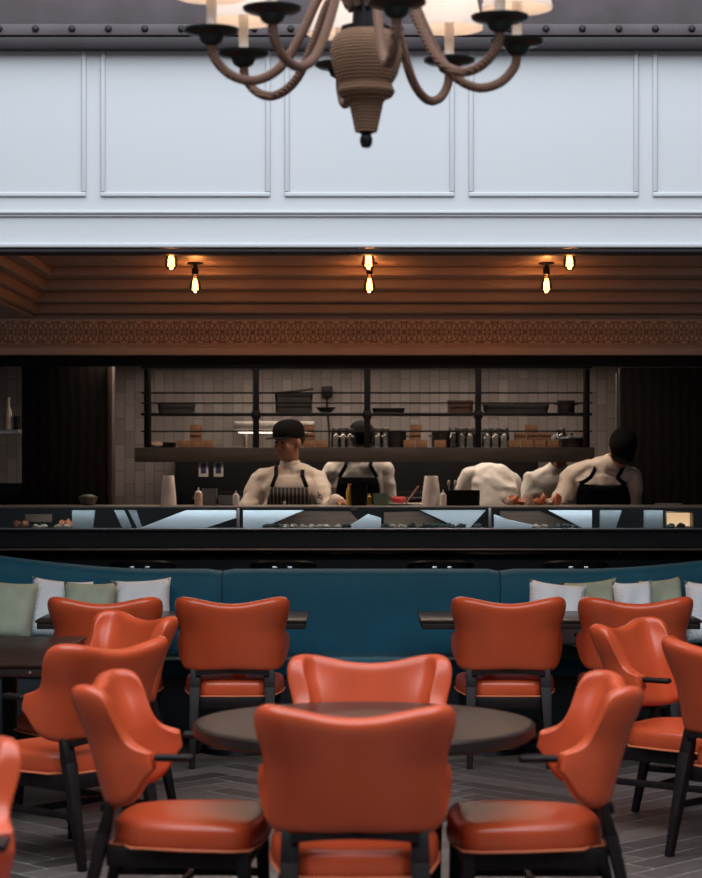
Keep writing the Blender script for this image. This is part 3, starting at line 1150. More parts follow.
# ------------------------------------------------------------------ bar stools behind the banquette
def make_stool():
    t = thing('bar_stool', 'placeholder', 'stool', (0, 0, 0), 0, 'bar stools behind the banquette')
    mb = MB()
    mb.lathe([(0, .77), (.17, .77), (.185, .755), (.185, .72), (.17, .705), (0, .705)], n=36)
    mb.build('seat', M['black_gloss'], t)
    mb = MB()
    n = 20
    for zlo, zhi, ri, ro in ((.88, .992, .185, .205),):
        ring = []
        for i in range(n + 1):
            a = PI + R(-20) + (PI + R(40)) * i / n
            lift = -.05 * abs(i / n * 2 - 1) ** 2.5
            ring.append([mb.bm.verts.new((r * math.cos(a), r * math.sin(a), z)) for r, z in
                         ((ri, zlo), (ro, zlo), (ro, zhi + lift - .01), ((ri + ro) / 2, zhi + lift), (ri, zhi + lift - .01))])
        for r0, r1 in zip(ring, ring[1:]):
            for j in range(5):
                mb.bm.faces.new((r0[j], r1[j], r1[(j + 1) % 5], r0[(j + 1) % 5]))
        mb.bm.faces.new(ring[0])
        mb.bm.faces.new(list(reversed(ring[-1])))
    mb.build('backrest', M['black_gloss'], t)
    for s in (-1, 1):
        mb = MB()
        mb.tube([(s * .045, -.198, .72), (s * .045, -.212, .93)], .008, 10)
        mb.box((s * .045, -.210, .945), (.03, .012, .022), bev=.003)
        mb.build('bracket', M['chrome'], t)
    mb = MB()
    mb.lathe([(0, .705), (.03, .705), (.03, .06), (.06, .03), (.19, .02), (.20, 0), (0, 0)], n=30)
    mb.build('pedestal', M['black_metal'], t)
    return t


st0 = make_stool()
for i, (px, lab) in enumerate(((142, 'black bar stool top behind the leftmost stretch of the teal banquette'), (283, 'black bar stool top behind the banquette just left of the centre seat'),
                               (441, 'black bar stool top behind the banquette just right of the centre seat'), (576, 'black bar stool top behind the rightmost stretch of the teal banquette'))):
    s = st0 if i == 0 else copy_tree(st0)
    s.location = (P(px, 0, 12.5).x, 12.56, 0)
    s['label'] = lab

# ------------------------------------------------------------------ kitchen shelf
SH_Y = 14.25
sh = thing('kitchen_shelf', 'tall black open shelf rack with a thick oak board over the kitchen pass', 'shelf', (0, SH_Y, 0))


def sx(px):
    return P(px, 0, SH_Y).x


def sz(py):
    return P(0, py, SH_Y).z


mb = MB()
mb.box(((sx(137) + sx(592)) / 2, 0, (sz(447.5) + sz(462)) / 2), (sx(592) - sx(137), .30, sz(447.5) - sz(462)), bev=.004)
mb.build('shelf_board', M['shelf_wood'], sh)
mb = MB()
mb.box(((sx(143) + sx(590)) / 2, 0, sz(414.5)), (sx(590) - sx(143), .28, .020), bev=.003)
mb.build('shelf_board', M['black_metal'], sh)
mb = MB()
mb.box(((sx(143) + sx(590)) / 2, 0, sz(367)), (sx(590) - sx(143), .30, .03), bev=.003)
mb.build('top_rail', M['black_metal'], sh)
for px in (144.5, 151, 257, 367, 477, 583, 589.5):
    mb = MB()
    yy = -.13 if px not in (144.5, 589.5) else .13
    mb.box((sx(px), yy, (sz(448) + 2.5) / 2), (.030 if px in (144.5, 151, 583, 589.5) else .042, .04, 2.5 - sz(448)), bev=.004)
    if px in (257, 367, 477):
        mb.box((sx(px), yy, sz(415)), (.06, .05, .06), bev=.012, seg=3)
    mb.build('post', M['black_metal'], sh)
for py in (393.5, 403.5, 431.5):
    mb = MB()
    mb.tube([(sx(143), -.14, sz(py)), (sx(590), -.14, sz(py))], .0055, 8)
    mb.build('rod', M['black_metal'], sh)

# things on the shelves
S1 = sz(414.5) + .0105     # black shelf
S0 = sz(447.5)            # oak board


def crate(name, label, cat, px0, px1, h, m, zb, Y=SH_Y, d=.16, group=None, lip=True, taper=.94):
    x0, x1 = P(px0, 0, Y).x, P(px1, 0, Y).x
    w = x1 - x0
    mb = MB()
    mb.loft([((0, 0, 0), (1, 0, 0), (0, 1, 0), w / 2 * taper, d / 2 * taper), ((0, 0, h * .9), (1, 0, 0), (0, 1, 0), w / 2 * .985, d / 2 * .985),
             ((0, 0, h * .9), (1, 0, 0), (0, 1, 0), w / 2, d / 2), ((0, 0, h), (1, 0, 0), (0, 1, 0), w / 2, d / 2),
             ((0, 0, h), (1, 0, 0), (0, 1, 0), w / 2 - .006, d / 2 - .006), ((0, 0, .01), (1, 0, 0), (0, 1, 0), w / 2 * taper - .006, d / 2 * taper - .006)], n=32, sq=9)
    return tag(mb.build(name, m, None, ((x0 + x1) / 2, Y, zb), angle=30), label, cat, group)


def pot(name, label, cat, px, w, h, m, zb, Y=SH_Y, group=None, lid=False, handles=True):
    t = thing(name, label, cat, (P(px, 0, Y).x, Y, zb), 0, group)
    r = w / 2
    mb = MB()
    mb.lathe([(0, 0), (r * .94, 0), (r, .012), (r, h - .006), (r + .005, h), (r - .004, h), (r - .006, .012), (0, .01)], n=28)
    mb.build('pot_body', m, t)
    if handles:
        for s in (-1, 1):
            mb = MB()
            mb.tube([(s * (r - .002), -.03, h * .7), (s * (r + .022), -.022, h * .72), (s * (r + .022), .022, h * .72), (s * (r - .002), .03, h * .7)], .005, 8)
            mb.build('handle', m, t)
    if lid:
        mb = MB()
        mb.lathe([(r + .004, h + .001), (r * .8, h + .016), (.012, h + .022), (.010, h + .035), (.018, h + .042), (0, h + .046)], n=28)
        mb.build('lid', m, t)
    return t


crate('baking_tray', 'low grey tray on the upper rack at the left end of the kitchen shelf', 'tray', 158, 196, .062, M['dark_steel'], S1)
cb = thing('storage_box', 'large dark grey box with tilted lid on the upper rack above the capped chef', 'box', (P(294, 0, SH_Y).x, SH_Y, S1))
mb = MB()
mb.loft([((0, 0, 0), (1, 0, 0), (0, 1, 0), .125, .09), ((0, 0, .14), (1, 0, 0), (0, 1, 0), .130, .095)], n=32, sq=9)
mb.build('box_body', M['dark_steel'], cb, angle=30)
mb = MB()
mb.box((.01, 0, .150), (.25, .19, .010), rot=(0, R(-6), 0), bev=.003)
mb.build('lid', M['dark_steel'], cb)
mb = MB()
mb.lathe([(0, 0), (.03, .0), (.045, .012), (.072, .040), (.068, .040), (.042, .016), (0, .008)], n=28)
tag(mb.build('mixing_bowl', M['dark_steel'], None, (P(326, 0, SH_Y).x, SH_Y + .04, S1)), 'small metal bowl on the upper rack right of the large grey box', 'bowl')
# ladle with cable-like handle hanging by the bowl
ld = thing('hand_blender', 'black hand blender with trailing cord hanging on the tiles above the small bowl', 'blender', tuple(P(327, 392, 15.78)))
mb = MB()
mb.box((0, 0, .0), (.085, .05, .085), bev=.012, seg=3)
mb.build('motor_body', M['black_metal'], ld)
mb = MB()
mb.tube([(0, .0, -.04), (0.0, .01, -.14), (.012, .012, -.24), (.02, .012, -.34), (.01, .012, -.46)], .007, 8)
mb.build('cord', M['black_metal'], ld)
crate('baking_tray', 'thin black tray on the upper rack in the middle bay of the shelf', 'tray', 372, 405, .032, M['black_metal'], S1)
crate('brown_crock', 'reddish brown crock on the upper rack left of the right-hand post', 'crock', 447, 473, .085, M['brown_pot'], S1, d=.17)
crate('baking_tray', 'long grey tray on the upper rack in the right bay of the shelf', 'tray', 482, 549, .060, M['dark_steel'], S1)
pot('stock_pot', 'small dark pot on the upper rack at the right end of the shelf', 'pot', 566, .12, .085, M['dark_steel'], S1)


def wood_block(px, level, label, group, Y=SH_Y - .06):
    mb = MB()
    mb.box((0, 0, .0255), (.078, .07, .051), bev=.005)
    mb.box((0, -.036, .026), (.045, .004, .016), bev=.001)
    return tag(mb.build('wood_block', M['block_wood'], None, (P(px, 0, Y).x, Y, S0 + level * .0522), (0, 0, random.uniform(-.05, .05))), label, 'block', group)


L = [(183.5, 0, 'lower left block'), (196.0, 0, 'lower middle block'), (208.5, 0, 'lower right block'), (196.0, 1, 'middle block'), (196.0, 2, 'topmost block')]
for px, lv, n in L:
    wood_block(px, lv, '%s of the wooden stack at the left end of the oak board' % n, 'wooden blocks at the left of the oak board')
for px, lv, n in [(309, 0, 'lowest block'), (309, 1, 'middle block'), (309, 2, 'topmost block')]:
    wood_block(px, lv, '%s of the narrow wooden stack right of the capped chef' % n, 'wooden blocks right of the capped chef')
wood_block(321.5, 0, 'single wooden block beside the narrow stack right of the capped chef', 'wooden blocks right of the capped chef')
for px, lv, n in [(409, 0, 'lower left block'), (421.5, 0, 'lower right block'), (415, 1, 'middle block'), (416, 2, 'topmost block')]:
    wood_block(px, lv, '%s of the wooden stack in the middle of the oak board' % n, 'wooden blocks in the middle of the oak board')
wood_block(440, 0, 'single wooden block on the oak board right of the middle stack', 'wooden blocks in the middle of the oak board')
for px, lv, n in [(514, 0, 'lowest left block'), (527, 0, 'lowest second block'), (539.5, 0, 'lowest third block'), (552, 0, 'lowest right block'),
                  (520, 1, 'second layer left block'), (533, 1, 'second layer middle block'), (545.5, 1, 'second layer right block'), (531, 2, 'topmost block')]:
    wood_block(px, lv, '%s of the wide wooden stack at the right of the oak board' % n, 'wooden blocks at the right of the oak board')
pot('cooking_pot', 'wide dark pot on the oak board in the middle bay of the shelf', 'pot', 446, .20, .115, M['dark_steel'], S0, Y=SH_Y + .045, handles=True)
pot('cooking_pot', 'dark grey pot on the oak board left of the middle wooden stack', 'pot', 397, .13, .11, M['dark_steel'], S0, Y=SH_Y + .03)
pot('cooking_pot', 'low dark pan with lid on the oak board at the far right end', 'pot', 572, .16, .06, M['dark_steel'], S0, Y=SH_Y + .03, lid=True)
pot('cooking_pot', 'low black pan on the oak board left of the left wooden stack', 'pot', 164, .17, .035, M['black_metal'], S0, Y=SH_Y, handles=False)
mb = MB()
mb.ellipsoid((0, 0, .022), (.045, .035, .022))
tag(mb.build('bread_roll', M['shell'], None, (P(158, 0, SH_Y).x, SH_Y - .11, S0)), 'pale bread roll on the oak board at its left end', 'bread')


def make_jar(h=.12, r=.038):
    t = thing('glass_jar', 'placeholder', 'jar')
    mb = MB()
    mb.lathe([(0, 0), (r * .9, 0), (r, .01), (r, h * .72), (r * .75, h * .86), (r * .75, h), (r * .68, h), (r * .68, h * .86), (r * .9, h * .70), (r * .9, .012), (0, .008)], n=20)
    mb.build('jar_body', M['jar_glass'], t)
    mb = MB()
    mb.lathe([(r * .8, h), (r * .8, h + .014), (0, h + .016)], n=20)
    mb.build('lid', M['steel'], t)
    return t


j0 = make_jar()
first = True
for bay, spots in (('centre bay', (336, 343, 350, 378, 385)), ('fourth bay', (453, 461, 470)), ('right bay', (487, 495, 504, 561))):
    for i, px in enumerate(spots):
        j = j0 if first else copy_tree(j0)
        first = False
        Y = SH_Y + .10 if px not in (453,) else SH_Y - .08
        j.location = (P(px, 0, Y).x, Y, S0)
        order = ['leftmost', 'second', 'third', 'fourth', 'fifth'][i]
        j['label'] = '%s clear glass jar with metal lid in the %s of the oak board' % (order, bay)
        j['group'] = 'glass jars in the %s of the oak board' % bay

# lit stainless griddle hood on the back wall
gh = thing('steel_heat_lamp', 'bright stainless steel heat lamp unit behind the capped chef', 'heat lamp', (P(275, 0, 15.6).x, 15.6, P(0, 440, 15.35).z))
mb = MB()
mb.box((0, 0, .105), (.60, .28, .07), bev=.006)
mb.prism([(-.30, .06), (.30, .06), (.30, .075), (-.30, .075)], -.03, off=-.14)
mb.build('hood', M['steel'], gh)
mb = MB()
mb.box((0, -.02, .060), (.54, .18, .012), bev=.004)
mb.build('lamp_tube', M['steel_lit'], gh)
for s in (-1, 1):
    mb = MB()
    mb.tube([(s * .22, -.05, .058), (s * .22, -.05, -.06)], .012, 10)
    mb.box((s * .22, -.05, -.06), (.05, .05, .012), bev=.003)
    mb.build('foot', M['steel'], gh)
# dark oven bank beneath
ov = thing('oven_bank', 'black oven bank along the back kitchen wall under the pass shelf', 'oven', (P(350, 0, 15.45).x + .05, 15.60, 0))
zt = P(0, 440, 15.35).z - .067
mb = MB()
mb.box((0, 0, zt / 2), (2.7, .40, zt), bev=.006)
mb.build('oven_body', M['black_matt'], ov)
for i in range(4):
    mb = MB()
    mb.box((-1.0 + .667 * i, -.21, .95), (.60, .03, .8), bev=.006)
    d = mb.build('door', M['black_metal'], ov)
    mb = MB()
    mb.tube([(-1.22 + .667 * i, -.24, 1.30), (-.78 + .667 * i, -.24, 1.30)], .010, 8)
    mb.build('handle', M['dark_steel'], d)

# two small framed panels hanging under the board
for i, (px, w_) in enumerate(((203.5, 'left'), (218.5, 'right'))):
    t = thing('ticket_panel', '%s one of two small white framed blue panels hanging under the oak board' % w_, 'panel', tuple(P(px, 477, SH_Y - .10)), 0, 'small panels under the oak board')
    mb = MB()
    mb.box((0, 0, .054), (.066, .012, .105), bev=.003)
    mb.build('frame', M['white_plastic'], t)
    mb = MB()
    mb.box((0, -.007, .060), (.036, .003, .072))
    mb.build('display', M['screen'], t)
    mb = MB()
    mb.tube([(0, 0, .104), (0, 0, .135)], .004, 8)
    mb.build('hanger', M['black_metal'], t)

# ------------------------------------------------------------------ things on the display case top
TOP = ct


def towel(px0, px1, pytop, Y, label):
    w = (px1 - px0) * Y / FPX
    h = P(0, pytop, Y).z - TOP
    t = thing('paper_towel_roll', label, 'paper roll', (P((px0 + px1) / 2, 0, Y).x, Y, TOP))
    mb = MB()
    mb.lathe([(0, 0), (w * .50, 0), (w * .50, .004), (w * .46, h * .4), (w * .34, h * .985), (w * .32, h), (.018, h), (.018, h - .03), (0, h - .03)], n=32)
    mb.build('roll', M['paper'], t)
    mb = MB()
    mb.lathe([(0, h - .032), (.017, h - .03), (.017, h + .001), (.014, h + .001), (.014, h - .025), (0, h - .028)], n=16)
    mb.build('core', M['tan_board'], t)


towel(160.5, 176.5, 475.5, 13.0, 'white tapered paper towel roll standing at the left on the display case')
towel(421.5, 441, 476, 13.0, 'white paper towel roll standing right of the middle on the display case')
crate('slate_tub', 'taller slate grey tub on the display case left of the capped chef', 'tub', 202, 217, .105, M['grey_plastic'], TOP, Y=13.02, d=.10)
crate('slate_tub', 'lower slate grey tub on the display case beside the capped chef', 'tub', 218, 237, .062, M['grey_plastic'], TOP, Y=13.02, d=.12)


def bottle(px, Y, h, m, label, cat='bottle'):
    t = thing('squeeze_bottle', label, cat, (P(px, 0, Y).x, Y, TOP))
    r = h * .22
    mb = MB()
    mb.lathe([(0, 0), (r, 0), (r, h * .62), (r * .8, h * .70), (0, h * .70)], n=20)
    mb.build('bottle_body', m, t)
    mb = MB()
    mb.lathe([(r * .85, h * .70), (r * .7, h * .76), (r * .25, h * .82), (r * .12, h), (0, h)], n=16)
    mb.build('nozzle', M['white_plastic'], t)


bottle(198.5, 12.95, .115, M['shell'], 'small pale squeeze bottle left of the slate grey tubs')
bottle(236, 12.90, .095, M['white_plastic'], 'small white squeeze bottle between the grey tub and the capped chef')
bottle(443, 12.90, .10, M['white_plastic'], 'small white squeeze bottle right of the paper towel roll')
# bowl on the left
mb = MB()
mb.lathe([(0, 0), (.035, 0), (.05, .02), (.062, .055), (.058, .055), (.045, .02), (0, .012)], n=28)
b = mb.build('food_bowl', M['bowl'], None, (P(88, 0, 13.0).x, 13.0, TOP))
tag(b, 'small speckled bowl with food at the left end of the display case top', 'bowl')
mb = MB()
mb.ellipsoid((0, 0, .050), (.050, .050, .020))
mb.build('bowl_contents', M['green_tub'], b)
# black cup with yellow tool in front of second chef
cu = thing('black_bin', 'black container on the display case in front of the second chef', 'container', (P(359, 0, 12.98).x, 12.98, TOP))
mb = MB()
mb.loft([((0, 0, 0), (1, 0, 0), (0, 1, 0), .048, .05), ((0, 0, .128), (1, 0, 0), (0, 1, 0), .055, .056), ((0, 0, .128), (1, 0, 0), (0, 1, 0), .050, .051), ((0, 0, .02), (1, 0, 0), (0, 1, 0), .043, .045)], n=28, sq=6)
mb.build('container_body', M['black_matt'], cu, angle=30)
for px, h, lab in ((349.5, .135, 'yellow upright bottle left of the black container in front of the second chef'), (368.5, .075, 'yellow squat bottle right of the black container in front of the second chef')):
    t = thing('sauce_bottle', lab, 'bottle', (P(px, 0, 13.02).x, 13.02, TOP))
    mb = MB()
    mb.lathe([(0, 0), (.020, 0), (.021, h * .7), (.010, h * .85), (0, h * .86)], n=18)
    mb.build('bottle_body', M['yellow'], t)
    mb = MB()
    mb.lathe([(.011, h * .85), (.011, h), (0, h)], n=14)
    mb.build('cap', M['yellow'], t)
crate('green_tub', 'muted green square tub right of the black container', 'tub', 372.5, 388.5, .075, M['green_tub'], TOP, Y=13.0, d=.10)
# plate with red fruit and a stick
pl = thing('serving_plate', 'small white plate of red fruit right of the green tub', 'plate', (P(400, 0, 13.0).x, 13.0, TOP))
mb = MB()
mb.lathe([(0, 0), (.05, 0), (.075, .012), (.073, .015), (.05, .006), (0, .005)], n=28)
mb.build('plate_body', M['white_plastic'], pl)
for i, (dx, dy, z, who) in enumerate(((-.030, 0, .038, 'left'), (.012, .01, .036, 'middle'), (-.008, -.03, .033, 'front'))):
    mb = MB()
    mb.lathe([(0, -.026), (.012, -.022), (.024, -.004), (.026, .008), (.018, .018), (0, .02)], n=16)
    o = mb.build('strawberry', M['red'], None, (pl.location.x + dx, 13.0 + dy, TOP + z))
    tag(o, '%s red strawberry on the small white plate' % who, 'strawberry', 'strawberries on the white plate')
mb = MB()
mb.tube([(0, 0, .0), (.085, .02, .115)], .006, 8)
tag(mb.build('wooden_stick', M['tan_board'], None, (P(405, 0, 12.93).x, 12.93, TOP + .006)), 'slanting wooden stick leaning at the plate of red fruit', 'stick')
mb = MB()
mb.box((0, 0, .006), (.30, .14, .012), bev=.003)
tag(mb.build('cutting_board', M['white_plastic'], None, (P(408, 0, 13.09).x + .02, 13.10, TOP)), 'thin pale cutting board behind the plate of red fruit', 'board')
bp_ = thing('black_pot', 'square black pot with utensils on the display case right of the paper roll', 'pot', (P(462.5, 0, 13.0).x, 13.0, TOP))
mb = MB()
mb.loft([((0, 0, 0), (1, 0, 0), (0, 1, 0), .105, .07), ((0, 0, .095), (1, 0, 0), (0, 1, 0), .108, .072), ((0, 0, .095), (1, 0, 0), (0, 1, 0), .100, .065), ((0, 0, .02), (1, 0, 0), (0, 1, 0), .098, .063)], n=28, sq=8)
mb.build('pot_body', M['black_matt'], bp_, angle=30)
for i, (x, lean) in enumerate(((-.075, -.01), (-.058, .012))):
    t = MB()
    t.tube([(0, 0, 0), (lean, 0, .10)], .004, 8)
    t.ellipsoid((lean * 1.1, 0, .115), (.011, .005, .018))
    tag(t.build('spoon', M['steel'], None, (bp_.location.x + x, 13.0, TOP + .025)), '%s steel spoon standing in the square black pot' % ('left' if i == 0 else 'right'), 'spoon', 'spoons in the black pot')
mb = MB()
mb.tube([(-.07, 0, .008), (-.03, 0, .010), (.07, 0, .010)], .006, 8)
mb.ellipsoid((.085, 0, .010), (.02, .012, .006))
tag(mb.build('tongs', M['steel'], None, (P(666, 0, 12.95).x, 12.95, TOP)), 'steel tongs lying at the right end of the display case top', 'tongs')

# ------------------------------------------------------------------ left hand niche
nz = P(0, 432, 14.0).z
nx0 = P(-45, 0, 14.0).x
nx1 = P(22, 0, 14.0).x
mb = MB()
mb.box(((nx0 + nx1) / 2, 14.0, nz), (nx1 - nx0, .30, .03), bev=.003)
tag(mb.build('niche_shelf', M['steel'], None), 'pale steel shelf in the narrow niche at the far left', 'shelf')
bt = thing('clear_bottle', 'tall clear bottle standing on the steel shelf at the far left', 'bottle', (P(8, 0, 13.95).x, 13.95, nz + .015))
mb = MB()
mb.lathe([(0, 0), (.026, 0), (.026, .12), (.012, .155), (.012, .20), (0, .20)], n=18)
mb.build('bottle_body', mat('frosted_glass', (0.5, 0.45, 0.42), 0.3, var=0.1), bt)
mb = MB()
mb.lathe([(.014, .20), (.014, .215), (0, .216)], n=14)
mb.build('cap', M['steel'], bt)
mb = MB()
mb.lathe([(0, 0), (.035, 0), (.04, .09), (.036, .09), (.033, .008), (0, .006)], n=18)
tag(mb.build('dark_cup', M['dark_steel'], None, (P(19, 0, 13.95).x, 13.95, nz + .015)), 'dark cup on the steel shelf beside the clear bottle', 'cup')
cm = thing('coffee_machine', 'dark coffee machine in the lower part of the far left niche', 'machine', (P(4, 0, 14.0).x, 14.0, 1.0))
mb = MB()
mb.box((0, 0, .04), (.34, .34, .08), bev=.01)
mb.box((0, .10, .23), (.34, .14, .34), bev=.01)
mb.box((0, -.02, .37), (.34, .32, .12), bev=.015)
mb.build('housing', M['black_metal'], cm)
for s in (-1, 1):
    mb = MB()
    mb.lathe([(0, .30), (.03, .30), (.03, .27), (.008, .25), (0, .25)], (s * .08, -.08, 0), n=16)
    mb.tube([(s * .08, -.09, .285), (s * .08, -.24, .275)], .009, 8)
    mb.build('portafilter', M['dark_steel'], cm)
mb = MB()
mb.box((0, 14.0, .5), (1.2, .5, 1.0), bev=.004)
tag(mb.build('niche_counter', M['black_matt'], None, (P(4, 0, 14.0).x, 0, 0)), 'black counter block under the coffee machine in the far left niche', 'counter')

# ------------------------------------------------------------------ people
def rotm(yaw, pitch, roll=0):
    # head local: facing -Y, up Z ; pitch>0 looks down
    return (Matrix.Rotation(R(yaw), 4, 'Z') @ Matrix.Rotation(R(pitch), 4, 'X') @ Matrix.Rotation(R(roll), 4, 'Y'))


VOX = 0.0075
FOLDS = bpy.data.textures.new('cloth_folds', 'MARBLE')
FOLDS.noise_scale = .22
FOLDS.turbulence = 12
FOLDS.noise_depth = 2


def add_hand(mb, wrist, direction, palm_n, side):
    """five finger hand; direction along fingers, palm_n palm normal, side = +1/-1 thumb side"""
    d = Vector(direction).normalized()
    nrm = Vector(palm_n)
    nrm = (nrm - d * nrm.dot(d)).normalized()
    lat = d.cross(nrm) * side
    w = Vector(wrist)
    q = Matrix((( *lat, 0), ( *d, 0), ( *nrm, 0), (0, 0, 0, 1))).transposed()
    mb.ellipsoid(w + d * .050, (.042, .056, .019), q)
    for k, (off, ln) in enumerate(((.030, .070), (.010, .078), (-.010, .072), (-.029, .056))):
        b = w + d * .085 + lat * off
        m1 = b + d * ln * .5 + nrm * .010 + lat * off * .12
        e = m1 + d * ln * .42 + nrm * .026
        mb.capsule(b, m1, .0095, .009, 10)
        mb.capsule(m1, e, .009, .0075, 10)
    t0 = w + d * .028 + lat * .034
    t1 = t0 + d * .034 + lat * .026 + nrm * .01
    t2 = t1 + d * .032 + lat * .004 + nrm * .012
    mb.capsule(t0, t1, .012, .0105, 10)
    mb.capsule(t1, t2, .0105, .0085, 10)


def person(label, loc, spine, neck, head, head_rot, arms, skin, sleeve='long', apron=None, capm=None, hair=True, cuff=.80, headscale=1.0):
    """spine: list of (x,y,z,halfwidth,halfdepth) from hips upward, facing -Y in local space.
    arms: list of (shoulder, elbow, wrist, hand_dir, palm_n, side)"""
    root = thing('person', label, 'person', loc)
    # ---- body
    sh_vec = (Vector(arms[1][0]) - Vector(arms[0][0]))
    sh_vec.z *= .6
    rv = sh_vec.normalized()
    def rings(gr, cut=0):
        out = []
        for i, (x, y, z, w, d) in enumerate(spine):
            t = i / (len(spine) - 1)
            r_ = (Vector((1, 0, 0)) * (1 - t) + rv * t).normalized()
            if i == 0:
                ax = Vector(spine[1][:3]) - Vector(spine[0][:3])
            elif i == len(spine) - 1:
                ax = Vector(spine[-1][:3]) - Vector(spine[-2][:3])
            else:
                ax = Vector(spine[i + 1][:3]) - Vector(spine[i - 1][:3])
            f_ = ax.normalized().cross(r_)
            out.append(((x, y, z), r_, f_, w + gr, d + gr))
        return out
    mb = MB()
    mb.loft(rings(-.034))
    hm = rotm(*head_rot)
    hc = Vector(head)
    hs = headscale
    def H(p):
        return hc + (hm @ Vector(p)) * hs
    mb.capsule(neck, H((0, .020, -.06)), .056, .046)
    mb.ellipsoid(H((0, .012, .03)), (.075 * hs, .095 * hs, .088 * hs), hm)       # skull
    mb.ellipsoid(H((0, -.018, -.035)), (.060 * hs, .070 * hs, .078 * hs), hm)     # face
    mb.ellipsoid(H((0, -.045, -.088)), (.036 * hs, .034 * hs, .026 * hs), hm)     # chin
    mb.capsule(H((0, -.083, .005)), H((0, -.102, -.030)), .009, .014, 10)         # nose
    mb.ellipsoid(H((0, -.075, .022)), (.045 * hs, .014 * hs, .010 * hs), hm)      # brow
    mb.ellipsoid(H((0, -.080, -.062)), (.024 * hs, .010 * hs, .008 * hs), hm)     # lips
    for s in (-1, 1):
        mb.ellipsoid(H((s * .076, .012, -.012)), (.010 * hs, .020 * hs, .032 * hs), hm)  # ears
        mb.ellipsoid(H((s * .036, -.062, -.022)), (.022 * hs, .020 * hs, .020 * hs), hm)  # cheeks
    for S, E, W, hd, pn, side in arms:
        mb.capsule(S, E, .050, .040)
        mb.capsule(E, W, .040, .029)
        add_hand(mb, W, hd, pn, side)
    hx, hy, hz = spine[0][:3]
    for s in (-1, 1):
        hip = (hx + s * .09, hy, hz)
        knee = (hx * .6 + s * .10, hy * .5 - .03, .50)
        ank = (s * .10, .04, .09)
        mb.capsule(hip, knee, .085, .058)
        mb.capsule(knee, ank, .058, .040)
        mb.capsule((s * .10, .05, .042), (s * .105, -.13, .036), .042, .034)
    body = mb.build('body', skin, root)
    bake(body, [('REMESH', dict(mode='VOXEL', voxel_size=VOX)), ('SMOOTH', dict(factor=.5, iterations=5))])
    # eyes
    for s in (-1, 1):
        mb = MB()
        mb.ellipsoid(H((s * .030, -.078, .004)), (.012 * hs, .007 * hs, .006 * hs), hm, 12)
        mb.build('eye', M['eye'], root)
    # ---- jacket
    mb = MB()
    mb.loft(rings(.010))
    mb.capsule(spine[-1][:3], Vector(neck) + Vector((0, 0, .012)), .085, .066)
    for S, E, W, hd, pn, side in arms:
        S, E, W = Vector(S), Vector(E), Vector(W)
        c_ = Vector(spine[-1][:3])
        mb.capsule(c_ + (S - c_) * .4, S, .080, .072)
        if sleeve == 'long':
            mb.capsule(S, E, .074, .060)
            mb.capsule(E, E + (W - E) * .93, .060, .045)
        else:
            q = S + (E - S) * cuff
            mb.capsule(S, q, .076, .078)
    jk = mb.build('jacket', M['jacket'], root)
    bake(jk, [('REMESH', dict(mode='VOXEL', voxel_size=VOX)), ('SMOOTH', dict(factor=.5, iterations=7)), ('DISPLACE', dict(texture=FOLDS, strength=.021, mid_level=.5, texture_coords='LOCAL')), ('SMOOTH', dict(factor=.5, iterations=2))])
    # trousers
    mb = MB()
    for s in (-1, 1):
        hip = (hx + s * .09, hy, hz - .02)
        knee = (hx * .6 + s * .10, hy * .5 - .03, .50)
        ank = (s * .10, .04, .12)
        mb.capsule(hip, knee, .108, .078)
        mb.capsule(knee, ank, .078, .062)
    tr = mb.build('trousers', M['trouser'], root)
    bake(tr, [('REMESH', dict(mode='VOXEL', voxel_size=.012)), ('SMOOTH', dict(factor=.5, iterations=4))])
    # ---- collar
    cn = Vector(neck)
    hd_ = (H((0, .015, -.06)) - cn).normalized()
    q = hd_.to_track_quat('Z', 'Y').to_matrix().to_4x4()
    mb = MB()
    mb.lathe([(.070, -.005), (.064, .030), (.060, .032), (.058, -.005)], cn + hd_ * .022, 28, q)
    mb.build('collar', M['jacket'], root)
    # ---- apron
    if apron:
        rg = rings(.034)
        top_i = apron['top']
        def front(i, u):
            c, r_, f_, w, d = rg[i]
            a = u * R(apron['spread'])
            sq = 2.4
            ca, sa = math.sin(a), math.cos(a)
            x = math.copysign(abs(ca) ** (2 / sq), ca) * w
            y = abs(sa) ** (2 / sq) * d
            ff = Vector(f_)
            if ff.y > 0:
                ff = -ff
            return Vector(c) + Vector(r_) * x + ff * y
        mb = MB()
        rows = []
        nn = 14
        sk = []
        for zq in (.42, .62, .80):
            sk.append([Vector((hx + u * (spine[0][3] + .03), hy - (spine[0][4] + .05) * (1 - .35 * u * u), zq)) for u in [k / nn * 2 - 1 for k in range(nn + 1)]])
        rows += [[mb.bm.verts.new(p) for p in r_] for r_ in sk]
        bib = apron.get('bib', .5)
        for i in range(0, top_i + 1):
            g = max(0, (i - 1) / (top_i - 1))
            shrink = 1.0 + (bib - 1.0) * g ** .8
            rows.append([mb.bm.verts.new(front(i, (k / nn * 2 - 1) * shrink)) for k in range(nn + 1)])
        for r0, r1 in zip(rows, rows[1:]):
            for k in range(nn):
                mb.bm.faces.new((r0[k], r0[k + 1], r1[k + 1], r1[k]))
        ap = mb.build('apron', apron['mat'], root)
        bake(ap, [('SUBSURF', dict(levels=1, render_levels=1)), ('SOLIDIFY', dict(thickness=.008, offset=1.0))])
